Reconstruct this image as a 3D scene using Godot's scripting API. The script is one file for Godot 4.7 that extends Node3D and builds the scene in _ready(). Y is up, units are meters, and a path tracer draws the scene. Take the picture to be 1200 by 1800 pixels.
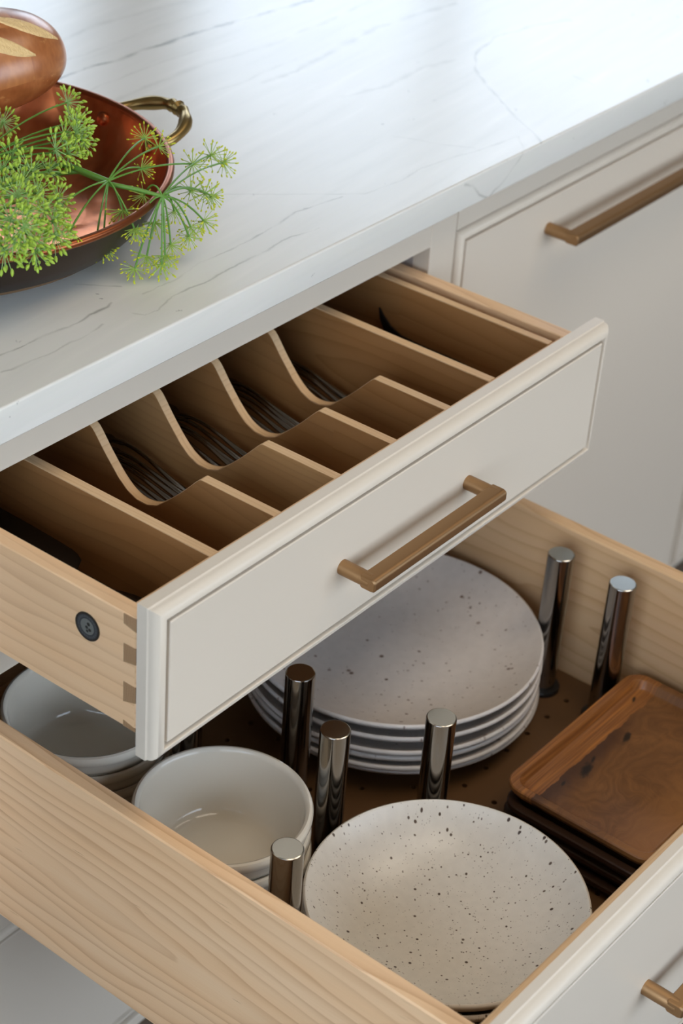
extends Node3D
# A kitchen island: two open drawers (cutlery above, dishes below), stone top with a copper pan.
# Measurements are in metres from the lower left corner of the upper drawer's panel; OY lifts them so that the room's floor is y = 0.
const OY := 0.7
const FILL_LAMP_ENERGY := 0.85
var rng := RandomNumberGenerator.new()
var M := {}

# ------------------------------------------------------------------ mesh building
class MB:
	var t := PackedVector3Array()      # triangles, counter-clockwise seen from outside
	var uv := PackedVector2Array()     # only when has_uv
	var has_uv := false
	func tri(a: Vector3, b: Vector3, c: Vector3) -> void:
		t.append(a); t.append(b); t.append(c)
	func quad(a: Vector3, b: Vector3, c: Vector3, d: Vector3) -> void:
		tri(a, b, c); tri(a, c, d)
	func box(lo: Vector3, hi: Vector3, bev := 0.0008) -> void:
		var c := (lo + hi) * 0.5
		var e := (hi - lo) * 0.5
		var bv := minf(bev, minf(e.x, minf(e.y, e.z)) * 0.49)
		# each corner has three vertices, one per face axis
		var vv := []
		for i in 8:
			var s := Vector3(1 if i & 1 else -1, 1 if i & 2 else -1, 1 if i & 4 else -1)
			var row := []
			for ax in 3:
				var p := Vector3(s.x * (e.x - bv), s.y * (e.y - bv), s.z * (e.z - bv))
				p[ax] = s[ax] * e[ax]
				row.append(c + p)
			vv.append(row)
		var polys := []
		for ax in 3:
			var b1 := (ax + 1) % 3
			var b2 := (ax + 2) % 3
			for sg in [0, 1]:
				var base: int = sg << ax
				polys.append([vv[base][ax], vv[base | (1 << b1)][ax], vv[base | (1 << b1) | (1 << b2)][ax], vv[base | (1 << b2)][ax]])
		if bv > 0.0:
			for ax in 3:
				var b1 := (ax + 1) % 3
				var b2 := (ax + 2) % 3
				for k in 4:
					var base: int = ((k & 1) << b1) | ((k >> 1) << b2)
					polys.append([vv[base][b1], vv[base | (1 << ax)][b1], vv[base | (1 << ax)][b2], vv[base][b2]])
			for i in 8:
				polys.append([vv[i][0], vv[i][1], vv[i][2]])
		for p in polys:
			var n: Vector3 = (p[1] - p[0]).cross(p[2] - p[0])
			var m: Vector3 = (p[0] + p[1] + p[2]) / 3.0 - c
			if n.dot(m) < 0.0:
				p.reverse()
			tri(p[0], p[1], p[2])
			if p.size() == 4:
				tri(p[0], p[2], p[3])
	func lathe(prof: Array, segs: int, at := Vector3.ZERO, from := 0.0, to := TAU) -> void:
		for i in prof.size() - 1:
			for j in segs:
				var a0 := from + (to - from) * j / segs
				var a1 := from + (to - from) * (j + 1) / segs
				var p: Vector2 = prof[i]
				var q: Vector2 = prof[i + 1]
				var A := at + Vector3(p.x * cos(a0), p.y, p.x * sin(a0))
				var B := at + Vector3(q.x * cos(a0), q.y, q.x * sin(a0))
				var C := at + Vector3(q.x * cos(a1), q.y, q.x * sin(a1))
				var D := at + Vector3(p.x * cos(a1), p.y, p.x * sin(a1))
				if q.x > 1e-6: tri(A, B, C)
				if p.x > 1e-6: tri(A, C, D)
	func tube(path: Array, radii: Array, sides := 8, squash := 1.0, up := Vector3.ZERO) -> void:
		var n := path.size()
		var nrm := Vector3.ZERO
		var rings := []
		for i in n:
			var d: Vector3 = (path[mini(i + 1, n - 1)] - path[maxi(i - 1, 0)]).normalized()
			if i == 0:
				nrm = up if up != Vector3.ZERO else (Vector3.UP if absf(d.y) < 0.9 else Vector3.RIGHT)
			nrm = (nrm - d * nrm.dot(d)).normalized()
			var b := d.cross(nrm)
			var r: float = radii[i] if radii.size() > 1 else radii[0]
			var ring := []
			for j in sides:
				var a := TAU * j / sides
				ring.append(path[i] + nrm * (cos(a) * r * squash) + b * (sin(a) * r))
			rings.append(ring)
		for i in n - 1:
			for j in sides:
				var k := (j + 1) % sides
				quad(rings[i][j], rings[i][k], rings[i + 1][k], rings[i + 1][j])
		for j in sides:
			var k := (j + 1) % sides
			tri(path[0], rings[0][k], rings[0][j])
			tri(path[n - 1], rings[n - 1][j], rings[n - 1][k])
	func loft(rings: Array, caps := true) -> void:  # rings counter-clockwise seen against the direction of travel's front
		for i in rings.size() - 1:
			var m: int = rings[i].size()
			for j in m:
				var k := (j + 1) % m
				quad(rings[i][j], rings[i][k], rings[i + 1][k], rings[i + 1][j])
		if caps:
			for e in [0, rings.size() - 1]:
				var c := Vector3.ZERO
				for p in rings[e]: c += p
				c /= rings[e].size()
				for j in rings[e].size():
					var k: int = (j + 1) % int(rings[e].size())
					if e == 0: tri(c, rings[e][k], rings[e][j])
					else: tri(c, rings[e][j], rings[e][k])
	# a polygon in the (z, y) plane made solid between x0 and x1
	func slab_x(poly: PackedVector2Array, x0: float, x1: float) -> void:
		var pts := poly
		if Geometry2D.is_polygon_clockwise(pts):
			pts = pts.duplicate(); pts.reverse()
		var n := pts.size()
		for i in n:
			var a := pts[i]
			var b := pts[(i + 1) % n]
			quad(Vector3(x0, a.y, a.x), Vector3(x1, a.y, a.x), Vector3(x1, b.y, b.x), Vector3(x0, b.y, b.x))
		var ix := Geometry2D.triangulate_polygon(pts)
		for i in range(0, ix.size(), 3):
			var tr := [pts[ix[i]], pts[ix[i + 1]], pts[ix[i + 2]]]
			var v := []
			for p in tr: v.append(Vector3(x0, p.y, p.x))
			var w := []
			for p in tr: w.append(Vector3(x1, p.y, p.x))
			if (v[1] - v[0]).cross(v[2] - v[0]).x > 0.0:
				v.reverse()
			else:
				w.reverse()
			tri(v[0], v[1], v[2]); tri(w[0], w[1], w[2])
	func panel(x0: float, y0: float, x1: float, y1: float, prof: Array) -> void:  # nested rectangles: (inset, z)
		var R := []
		for p in prof:
			R.append([Vector3(x0 + p.x, y0 + p.x, p.y), Vector3(x1 - p.x, y0 + p.x, p.y), Vector3(x1 - p.x, y1 - p.x, p.y), Vector3(x0 + p.x, y1 - p.x, p.y)])
		for k in R.size() - 1:
			for j in 4:
				var m := (j + 1) % 4
				quad(R[k][j], R[k][m], R[k + 1][m], R[k + 1][j])
		var l: Array = R[R.size() - 1]
		quad(l[0], l[1], l[2], l[3])
		l = R[0]
		quad(l[3], l[2], l[1], l[0])

func grain_uv(p: Vector3, n: Vector3, g: int, o: Vector2) -> Vector2:
	var b := (g + 1) % 3
	var c := (g + 2) % 3
	var an := n.abs()
	var q: Vector2
	if an[g] > an[b] and an[g] > an[c]:
		q = Vector2(p[b] * 0.12, p[c])
	elif an[b] > an[c]:
		q = Vector2(p[g], p[c])
	else:
		q = Vector2(p[g], p[b])
	return q + o

# turns the triangles into one mesh with normals smoothed below the crease angle; uvmode: an axis (0..2) for grain, "xz" for a plan view, a Callable or null
func bake(mb: MB, mat: Material, off := Vector3.ZERO, crease := 40.0, uvmode = null, o := Vector2.ZERO) -> ArrayMesh:
	var n := mb.t.size()
	var fn := PackedVector3Array(); fn.resize(n / 3)
	var at := {}
	for f in n / 3:
		var a := mb.t[f * 3]
		fn[f] = (mb.t[f * 3 + 1] - a).cross(mb.t[f * 3 + 2] - a)
		for k in 3:
			var p := mb.t[f * 3 + k]
			var key := Vector3i(roundi(p.x * 2e5), roundi(p.y * 2e5), roundi(p.z * 2e5))
			if at.has(key): at[key].append(f)
			else: at[key] = [f]
	var lim := cos(deg_to_rad(crease))
	var pos := PackedVector3Array(); pos.resize(n)
	var nor := PackedVector3Array(); nor.resize(n)
	var uvs := PackedVector2Array(); uvs.resize(n)
	for f in n / 3:
		var me := fn[f].normalized()
		for k in 3:
			var p := mb.t[f * 3 + k]
			var s := Vector3.ZERO
			if crease > 0.0:
				for g in at[Vector3i(roundi(p.x * 2e5), roundi(p.y * 2e5), roundi(p.z * 2e5))]:
					if fn[g].normalized().dot(me) >= lim: s += fn[g]
			var slot: int = f * 3 + [0, 2, 1][k]
			pos[slot] = p - off
			nor[slot] = s.normalized() if s.length_squared() > 1e-24 else me
			if mb.has_uv: uvs[slot] = mb.uv[f * 3 + k]
			elif uvmode is int: uvs[slot] = grain_uv(p, me, uvmode, o)
			elif uvmode is String: uvs[slot] = Vector2(p.x, p.z) + o
			elif uvmode is Callable: uvs[slot] = uvmode.call(p, me)
	var arr := []
	arr.resize(Mesh.ARRAY_MAX)
	arr[Mesh.ARRAY_VERTEX] = pos
	arr[Mesh.ARRAY_NORMAL] = nor
	arr[Mesh.ARRAY_TEX_UV] = uvs
	var am := ArrayMesh.new()
	am.add_surface_from_arrays(Mesh.PRIMITIVE_TRIANGLES, arr)
	am.surface_set_material(0, mat)
	return am

var used := {}
func numbered(called: String) -> String:
	var k: int = used.get(called, 0)
	used[called] = k + 1
	return called if k == 0 else "%s_%03d" % [called, k]

func tag(o: Node, label: String, category: String, group := "") -> void:
	o.set_meta("label", label); o.set_meta("category", category)
	if group != "": o.set_meta("group", group)

func thing(called: String, label: String, category: String, at: Vector3, turn := 0.0, group := "") -> Node3D:
	var o := Node3D.new()
	o.name = numbered(called)
	add_child(o, true)
	o.position = at + Vector3(0, OY, 0)
	o.rotation.y = turn
	tag(o, label, category, group)
	return o

func put(called: String, mesh: Mesh, parent: Node) -> MeshInstance3D:
	var o := MeshInstance3D.new()
	o.mesh = mesh
	o.name = called
	parent.add_child(o, true)
	return o

func part(called: String, mb: MB, mat: Material, parent: Node, off := Vector3.ZERO, crease := 40.0, uvmode = null, o := Vector2.ZERO) -> MeshInstance3D:
	return put(called, bake(mb, mat, off, crease, uvmode, o), parent)

func copy(src: Node3D, label: String, at: Vector3, turn: float, group := "") -> Node3D:
	var c := src.duplicate() as Node3D
	var base: String = src.name
	c.name = numbered(base.get_slice(".", 0) if not base.right(3).is_valid_int() else base.left(base.length() - 4))
	add_child(c, true)
	c.position = at + Vector3(0, OY, 0)
	c.rotation.y = turn
	c.set_meta("label", label)
	if group != "": c.set_meta("group", group)
	return c

func struct(called: String, mb: MB, mat: Material, crease := 30.0) -> MeshInstance3D:
	var o := part(called, mb, mat, self, Vector3.ZERO, crease, 0)
	o.position.y = OY
	o.set_meta("kind", "structure")
	return o

# ------------------------------------------------------------------ textures and materials
func noise(seed_: int, freq: float, oct := 3) -> FastNoiseLite:
	var n := FastNoiseLite.new()
	n.seed = seed_; n.frequency = freq; n.fractal_octaves = oct
	n.noise_type = FastNoiseLite.TYPE_SIMPLEX_SMOOTH
	return n

func tex(w: int, h: int, data: PackedByteArray) -> ImageTexture:
	return ImageTexture.create_from_image(Image.create_from_data(w, h, false, Image.FORMAT_RGB8, data))

# flat-sawn board: u along the grain. su, sv: metres covered. v0: where the heart of the cathedral runs (metres), open: how fast it opens along u
func wood_tex(w: int, h: int, su: float, sv: float, seed_: int, v0: float, open: float, u0: float, lines: float, base: Color, dark: Color, contrast: float, flecks: int) -> ImageTexture:
	var slow := noise(seed_, 3.0, 2)
	var mid := noise(seed_ + 1, 14.0, 1)
	var fine := noise(seed_ + 2, 260.0, 2)
	var tone := noise(seed_ + 3, 5.0, 3)
	var d := PackedByteArray(); d.resize(w * h * 3)
	for j in h:
		var v := sv * j / h
		for i in w:
			var u := su * i / w
			var s := v - v0 + 0.016 * slow.get_noise_2d(u * 0.6, v * 1.2) + 0.0030 * mid.get_noise_2d(u * 0.35, v * 2.0)
			var du := (u - u0) * open
			var rho := sqrt(s * s + du * du)
			var ph := lines * pow(rho, 0.86) + 0.16 * mid.get_noise_2d(u * 0.6 + 7.0, v * 5.0)
			var fr := ph - floorf(ph)
			var st := 0.45 + 0.75 * (mid.get_noise_2d(floorf(ph) * 1.7, u * 0.12) * 0.5 + 0.5)
			var ln := fr * fr * fr * fr * (1.0 - smoothstep(0.94, 1.0, fr)) * st
			var wide := 0.5 + 0.5 * tone.get_noise_2d(u * 0.5, v * 5.0)
			var fi := fine.get_noise_2d(u * 0.07, v * 2.2)
			var k := clampf(contrast * (ln * 0.9 + 0.25 * (wide - 0.5) + 0.07 * fi), -0.3, 1.0)
			var c := base.lerp(dark, k)
			var red := 0.02 * (wide - 0.5)
			var q := (j * w + i) * 3
			d[q] = int(clampf((c.r + red) * 255.0, 0, 255)); d[q + 1] = int(clampf(c.g * 255.0, 0, 255)); d[q + 2] = int(clampf((c.b - red) * 255.0, 0, 255))
	rng.seed = seed_ + 50
	for f in flecks:
		var y := rng.randi_range(2, h - 3)
		var x := rng.randi_range(0, w - 1)
		var L := rng.randi_range(8, 26) * w / 1024
		var a := rng.randf_range(0.2, 0.6)
		for e in L:
			var q := ((y + (e * 2 / L)) * w + (x + e) % w) * 3
			var g := a * sin(PI * e / L)
			d[q] = int(lerpf(d[q], 120, g)); d[q + 1] = int(lerpf(d[q + 1], 76, g)); d[q + 2] = int(lerpf(d[q + 2], 45, g))
	return tex(w, h, d)

func std(color: Color, rough: float, metal := 0.0, spec := 0.5) -> StandardMaterial3D:
	var m := StandardMaterial3D.new()
	m.albedo_color = color; m.roughness = rough; m.metallic = metal; m.metallic_specular = spec
	return m

func textured(t: Texture2D, su: float, sv: float, rough: float) -> StandardMaterial3D:
	var m := std(Color.WHITE, rough)
	m.albedo_texture = t
	m.uv1_scale = Vector3(1.0 / su, 1.0 / sv, 1)
	return m

func marble_tex() -> ImageTexture:
	var w := 1536
	var h := 832
	var su := 1.26
	var sv := 0.70
	var ox := -0.01
	var oz := -0.62
	var cloud := noise(31, 3.2, 4)
	var streak := noise(32, 9.0, 3)
	var wob := noise(33, 60.0, 3)
	var fade := noise(34, 26.0, 2)
	var ink := PackedFloat32Array(); ink.resize(w * h)
	var veins := [
		[0.75, 0.0022, [[.40, -.372], [.479, -.387], [.521, -.390], [.563, -.384], [.596, -.387], [.629, -.386], [.677, -.386], [.724, -.381], [.768, -.378], [.811, -.374], [.851, -.371], [1.0, -.35]]],
		[0.22, 0.0009, [[.395, -.099], [.426, -.070], [.486, -.016], [.53, -.011], [.568, -.014], [.614, -.008], [.657, .001], [.698, .005]]],
		[0.16, 0.0008, [[.609, -.077], [.617, -.063], [.628, -.031], [.644, -.007]]],
		[0.34, 0.0015, [[.702, .028], [.717, .009], [.737, -.025], [.768, -.066], [.79, -.098], [.816, -.127], [.844, -.146], [.869, -.156], [.91, -.166], [.974, -.157], [1.019, -.141]]],
		[0.24, 0.0012, [[.698, .005], [.682, .021], [.665, .035], [.64, .05], [.61, .062]]],
		[0.30, 0.0011, [[.622, .062], [.600, .05], [.588, .038], [.575, .034]]],
		[0.50, 0.0011, [[.04, -.030], [.061, -.026], [.077, -.026], [.118, -.025], [.148, -.024], [.172, -.024], [.179, -.027]]],
		[0.40, 0.0010, [[.207, -.021], [.238, -.019], [.28, -.026], [.314, -.025], [.367, -.027], [.413, -.034], [.467, -.026]]],
		[0.36, 0.0010, [[.178, -.005], [.182, .002], [.195, .005], [.219, -.002], [.258, -.001], [.315, -.002], [.364, -.006], [.402, 0.0]]],
		[0.28, 0.0010, [[.044, -.008], [.064, -.005], [.084, -.003], [.127, -.004], [.149, -.008]]],
		[0.30, 0.0009, [[.181, -.069], [.195, -.052], [.204, -.042]]],
		[0.20, 0.0040, [[.622, -.248], [.672, -.245], [.765, -.26], [.833, -.268], [.891, -.265], [.968, -.259]]],
		[0.28, 0.0010, [[.875, -.046], [.87, -.019]]],
		[0.14, 0.0030, [[.652, -.171], [.71, -.159], [.774, -.164], [.821, -.155]]],
		[0.12, 0.0030, [[.40, -.30], [.50, -.315], [.60, -.32], [.72, -.31], [.9, -.325]]],
		[0.16, 0.0010, [[.43, -.34], [.52, -.35], [.60, -.352], [.70, -.348]]],
		[0.14, 0.0012, [[.46, -.42], [.55, -.418], [.66, -.425], [.74, -.42]]],
		[0.12, 0.0012, [[.52, -.27], [.60, -.262], [.70, -.268]]],
		[0.12, 0.0040, [[.50, -.45], [.62, -.47], [.78, -.455]]],
	]
	for vn in veins:
		var st: float = vn[0]
		var hw: float = vn[1]
		var pts: Array = vn[2]
		for i in pts.size() - 1:
			var a := Vector2(pts[i][0], pts[i][1])
			var b := Vector2(pts[i + 1][0], pts[i + 1][1])
			var steps := int(a.distance_to(b) / 0.0004) + 1
			for s in steps:
				var p := a.lerp(b, float(s) / steps)
				p.y += 0.0024 * wob.get_noise_2d(p.x * 0.35, p.y * 0.35) + 0.0006 * wob.get_noise_2d(p.x * 2.0, p.y * 2.0)
				var k := st * clampf(0.65 + 0.8 * fade.get_noise_2d(p.x, p.y), 0.12, 1.0)
				var ww := hw * (0.8 + 0.7 * fade.get_noise_2d(p.x + 9.0, p.y))
				var cx := (p.x - ox) / su * w
				var cy := (p.y - oz) / sv * h
				var R := int(ww / su * w * 2.2) + 2
				for y in range(int(cy) - R, int(cy) + R + 1):
					if y < 0 or y >= h: continue
					for x in range(int(cx) - R, int(cx) + R + 1):
						if x < 0 or x >= w: continue
						var dd := Vector2((x - cx) * su / w, (y - cy) * sv / h).length() / ww
						var g := k * exp(-dd * dd)
						if g > ink[y * w + x]: ink[y * w + x] = g
	var d := PackedByteArray(); d.resize(w * h * 3)
	for j in h:
		var z := oz + sv * j / h
		for i in w:
			var x := ox + su * i / w
			var c1 := cloud.get_noise_2d(x * 0.7 + z * 0.5, z * 2.4)
			var c2 := streak.get_noise_2d(x * 0.45, z * 5.0 + x * 0.4)
			var soft := clampf(0.022 * c1 + 0.02 * c2 * absf(c2) * 2.0, -0.03, 0.04)
			var k := clampf(ink[j * w + i], 0.0, 0.9)
			var r := lerpf(0.875 - soft, 0.43, k)
			var g := lerpf(0.870 - soft * 0.9, 0.43, k)
			var b := lerpf(0.845 - soft * 0.9, 0.40, k)
			var q := (j * w + i) * 3
			d[q] = int(r * 255); d[q + 1] = int(g * 255); d[q + 2] = int(b * 255)
	rng.seed = 77
	for s in 46:
		var px := rng.randi_range(5, w - 6)
		var py := rng.randi_range(h * 3 / 5, h - 6)
		var a := rng.randf_range(0.15, 0.5)
		for e in rng.randi_range(2, 9):
			px = clampi(px + rng.randi_range(-1, 2), 1, w - 2); py = clampi(py + rng.randi_range(-1, 1), 1, h - 2)
			var q := (py * w + px) * 3
			for c in 3: d[q + c] = int(lerpf(d[q + c], 95, a))
	return tex(w, h, d)

func speckle_tex(seed_: int, base: Color, counts: Array, spot: Color) -> ImageTexture:
	var w := 1024
	var n := noise(seed_, 6.0, 3)
	var n2 := noise(seed_ + 4, 60.0, 2)
	var d := PackedByteArray(); d.resize(w * w * 3)
	for j in w:
		for i in w:
			var s := 0.018 * n.get_noise_2d(i / 300.0, j / 300.0) + 0.012 * n2.get_noise_2d(i / 200.0, j / 200.0)
			var q := (j * w + i) * 3
			d[q] = int((base.r + s) * 255); d[q + 1] = int((base.g + s) * 255); d[q + 2] = int((base.b + s) * 255)
	rng.seed = seed_
	for kind in counts:   # [how many, smallest radius, largest, weakest, strongest]
		for s in kind[0]:
			var cx := rng.randf() * w
			var cy := rng.randf() * w
			var r: float = rng.randf_range(kind[1], kind[2])
			var a: float = rng.randf_range(kind[3], kind[4])
			var sx := rng.randf_range(0.75, 1.3)
			var R := int(r * 1.8) + 2
			for y in range(int(cy) - R, int(cy) + R + 1):
				if y < 0 or y >= w: continue
				for x in range(int(cx) - R, int(cx) + R + 1):
					if x < 0 or x >= w: continue
					var dd := sqrt((x - cx) * (x - cx) * sx + (y - cy) * (y - cy) / sx)
					var g := a * (1.0 - smoothstep(r * 0.55, r * 1.25, dd))
					if g > 0.0:
						var q := (y * w + x) * 3
						d[q] = int(lerpf(d[q], spot.r * 255, g)); d[q + 1] = int(lerpf(d[q + 1], spot.g * 255, g)); d[q + 2] = int(lerpf(d[q + 2], spot.b * 255, g))
	return tex(w, w, d)

func walnut_tex(w: int, h: int, seed_: int) -> ImageTexture:
	# u along the board (0.22 m), v across (0.15 m): a straight amber band at the far long edge, then figured brown with dark knots
	var a := noise(seed_, 1.0, 3)
	var f := noise(seed_ + 1, 1.0, 3)
	var d := PackedByteArray(); d.resize(w * h * 3)
	var knots := [Vector3(0.335, 0.27, 0.055), Vector3(0.62, 0.29, 0.04), Vector3(0.20, 0.24, 0.02), Vector3(0.41, 0.25, 0.02), Vector3(0.86, 0.13, 0.02)]
	for j in h:
		for i in w:
			var u := float(i) / w
			var v := float(j) / h
			var wx := a.get_noise_2d(u * 2.6, v * 2.2)
			var wy := a.get_noise_2d(u * 2.6 + 31.0, v * 2.2 + 11.0)
			var c: Color
			var edge := 0.20 + 0.015 * a.get_noise_2d(u * 9.0, 3.0)
			if v < edge:
				var st := f.get_noise_2d(u * 2.0 + 5.0, v * 70.0) * 0.5 + 0.5
				c = Color(0.68, 0.46, 0.25).lerp(Color(0.42, 0.24, 0.11), st)
				c = c.lerp(Color(0.70, 0.45, 0.21), smoothstep(0.55, 0.8, f.get_noise_2d(u * 1.2, v * 30.0 + 40.0) * 0.5 + 0.5))
			else:
				var ph := (v + 0.30 * wx) * 7.0 + 1.6 * wy
				var fr := ph - floorf(ph)
				var st := (0.5 - 0.5 * cos(TAU * fr)) * 0.22 + 0.45 * (f.get_noise_2d(u * 3.0 + wx * 3.0, v * 40.0 + wy * 14.0) * 0.5 + 0.5) + 0.25 * (wx + 0.5)
				c = Color(0.55, 0.375, 0.21).lerp(Color(0.36, 0.225, 0.12), clampf(st, 0, 1))
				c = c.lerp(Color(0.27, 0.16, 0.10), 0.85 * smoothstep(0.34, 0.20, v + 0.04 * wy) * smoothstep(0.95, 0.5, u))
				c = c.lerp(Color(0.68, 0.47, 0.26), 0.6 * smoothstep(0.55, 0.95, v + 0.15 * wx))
			for k in knots:
				var dd: float = Vector2((u - k.x) * 0.8, (v - k.y) * 1.6 + (u - k.x) * 0.5).length() / k.z
				c = c.lerp(Color(0.10, 0.06, 0.04), 0.9 * (1.0 - smoothstep(0.35, 1.0, dd + 0.35 * f.get_noise_2d(u * 20.0, v * 20.0))))
			var q := (j * w + i) * 3
			d[q] = int(c.r * 255); d[q + 1] = int(c.g * 255); d[q + 2] = int(c.b * 255)
	return tex(w, h, d)

func crust_tex() -> ImageTexture:
	var w := 512
	var a := noise(91, 4.0, 4)
	var b := noise(92, 40.0, 3)
	var d := PackedByteArray(); d.resize(w * w * 3)
	for j in w:
		for i in w:
			var u := float(i) / w
			var v := float(j) / w
			var k := clampf(0.5 + 0.75 * a.get_noise_2d(u, v) + 0.20 * b.get_noise_2d(u, v * 0.4), 0, 1)
			var c := Color(0.78, 0.52, 0.31).lerp(Color(0.56, 0.31, 0.15), k)
			var fl := smoothstep(0.30, 0.55, b.get_noise_2d(u * 0.7 + 3.0, v * 0.7)) * smoothstep(0.0, 0.4, a.get_noise_2d(u * 1.3 + 8.0, v * 1.3))
			c = c.lerp(Color(0.84, 0.66, 0.42), 0.55 * fl)
			var q := (j * w + i) * 3
			d[q] = int(c.r * 255); d[q + 1] = int(c.g * 255); d[q + 2] = int(c.b * 255)
	return tex(w, w, d)

func badge_tex() -> ImageTexture:
	var w := 192
	var n := noise(5, 30.0, 2)
	var d := PackedByteArray(); d.resize(w * w * 3)
	for j in w:
		for i in w:
			var x := (i + 0.5) / w * 2.0 - 1.0
			var y := (j + 0.5) / w * 2.0 - 1.0
			var r := sqrt(x * x + y * y)
			var an := atan2(y, x)
			var c := Color(0.17, 0.15, 0.13)
			if r < 0.86: c = Color(0.22, 0.23, 0.24)
			# lettering running round the ring, too small to read in the photograph
			if r > 0.66 and r < 0.80 and absf(sin(an * 11.0)) > 0.35 and n.get_noise_2d(an * 3.0, r * 8.0) > -0.12: c = Color(0.33, 0.34, 0.34)
			if r < 0.56: c = Color(0.42, 0.43, 0.41)
			for k in [Vector3(0.10, -0.22, 0.13), Vector3(-0.05, 0.06, 0.12), Vector3(0.20, 0.17, 0.12), Vector3(0.0, 0.32, 0.10)]:
				if Vector2(x - k.x, y - k.y).length() < k.z: c = Color(0.16, 0.16, 0.15)
			var q := (j * w + i) * 3
			d[q] = int(c.r * 255); d[q + 1] = int(c.g * 255); d[q + 2] = int(c.b * 255)
	return tex(w, w, d)

func height_tex(seed_: int, freq: float, w := 256, cell := false) -> NoiseTexture2D:
	var n := noise(seed_, freq, 3)
	if cell:
		n.noise_type = FastNoiseLite.TYPE_CELLULAR
		n.fractal_octaves = 1
	var t := NoiseTexture2D.new()
	t.width = w; t.height = w; t.seamless = true; t.noise = n
	return t

func materials() -> void:
	var pale := Color(0.93, 0.775, 0.605)
	var line := Color(0.760, 0.565, 0.395)
	M.maple_long = textured(wood_tex(1536, 640, 0.62, 0.22, 11, 0.098, 0.055, -0.03, 66.0, pale, line, 0.78, 34), 0.62, 0.22, 0.42)
	M.maple_side = textured(wood_tex(1024, 448, 0.42, 0.12, 23, 0.150, 0.10, 0.33, 64.0, pale, line, 0.52, 4), 0.42, 0.12, 0.42)
	M.maple = textured(wood_tex(1024, 512, 0.6, 0.26, 37, 0.13, 0.10, 0.34, 60.0, Color(0.85, 0.70, 0.53), Color(0.67, 0.48, 0.31), 0.6, 3), 0.6, 0.26, 0.45)
	M.maple_shaded = textured(wood_tex(768, 384, 0.4, 0.2, 53, 0.09, 0.16, 0.22, 60.0, Color(0.64, 0.46, 0.28), Color(0.48, 0.31, 0.16), 0.5, 2), 0.4, 0.2, 0.45)  # maple darkened: the shade inside the drawer is put into its colour
	M.maple_mid = textured(wood_tex(768, 384, 0.4, 0.2, 57, 0.03, 0.05, 0.0, 110.0, Color(0.72, 0.55, 0.36), Color(0.57, 0.40, 0.24), 0.5, 2), 0.4, 0.2, 0.45)
	M.edge = textured(wood_tex(768, 256, 0.4, 0.1, 61, -0.06, 0.02, 0.0, 210.0, Color(0.88, 0.74, 0.57), Color(0.74, 0.56, 0.38), 0.5, 0), 0.4, 0.1, 0.45)
	M.pin = textured(wood_tex(256, 256, 0.06, 0.06, 71, -0.3, 0.02, 0.0, 700.0, Color(0.66, 0.52, 0.38), Color(0.45, 0.33, 0.22), 0.9, 0), 0.06, 0.06, 0.6)
	M.pegboard = std(Color(0.38, 0.265, 0.15), 0.5)
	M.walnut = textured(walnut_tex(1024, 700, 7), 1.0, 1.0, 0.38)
	M.walnut_shaded = std(Color(0.22, 0.135, 0.08), 0.5)  # walnut darkened in colour for the shade on the lower trays
	M.stone = textured(marble_tex(), 1.26, 0.70, 0.22)
	M.stone.uv1_offset = Vector3(0.01 / 1.26, 0.62 / 0.70, 0)
	M.paint = std(Color(0.84, 0.792, 0.725), 0.42)
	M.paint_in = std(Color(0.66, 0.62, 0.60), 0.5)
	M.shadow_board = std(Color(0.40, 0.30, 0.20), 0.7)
	M.brass = std(Color(0.66, 0.525, 0.38), 0.46, 1.0)
	M.brass.heightmap_enabled = false
	M.bronze_old = std(Color(0.66, 0.56, 0.36), 0.33, 1.0)
	M.steel = std(Color(0.62, 0.61, 0.60), 0.11, 1.0)
	M.steel_cap = std(Color(0.74, 0.73, 0.70), 0.20, 1.0)
	M.peg_foot = std(Color(0.10, 0.10, 0.10), 0.4)
	M.cutlery = std(Color(0.52, 0.50, 0.48), 0.10, 1.0)
	M.black = std(Color(0.035, 0.035, 0.038), 0.35)
	M.grey_metal = std(Color(0.25, 0.25, 0.26), 0.3, 1.0)
	M.plate_near = textured(speckle_tex(101, Color(0.865, 0.840, 0.795), [[1700, 1.0, 2.0, 0.12, 0.55], [380, 2.0, 3.4, 0.35, 0.85], [90, 3.4, 5.4, 0.7, 0.95]], Color(0.20, 0.13, 0.08)), 1.0, 1.0, 0.30)
	M.plate_far = textured(speckle_tex(131, Color(0.835, 0.805, 0.775), [[420, 1.5, 3.0, 0.1, 0.35], [110, 3.0, 5.0, 0.25, 0.6], [34, 5.0, 7.5, 0.4, 0.8]], Color(0.30, 0.20, 0.14)), 1.0, 1.0, 0.36)
	M.glaze = std(Color(0.875, 0.845, 0.785), 0.06)
	M.copper = std(Color(0.80, 0.47, 0.35), 0.30, 1.0)
	var ct := NoiseTexture2D.new()
	ct.width = 256; ct.height = 256; ct.seamless = true; ct.noise = noise(14, 0.012, 4)
	var ramp := Gradient.new()
	ramp.set_color(0, Color(0.52, 0.29, 0.16)); ramp.set_color(1, Color(0.95, 0.66, 0.48))
	ramp.add_point(0.45, Color(0.82, 0.48, 0.30))
	ct.color_ramp = ramp
	M.copper.albedo_color = Color.WHITE
	M.copper.albedo_texture = ct
	M.copper.heightmap_enabled = true
	M.copper.heightmap_texture = height_tex(3, 0.020, 256, true)
	M.copper.heightmap_scale = 0.16
	M.copper.uv1_scale = Vector3(6, 6, 6)
	M.copper.uv1_triplanar = true
	M.patina = std(Color(0.20, 0.145, 0.105), 0.42, 0.6)
	M.foot = std(Color(0.36, 0.28, 0.20), 0.42, 0.8)
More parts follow.
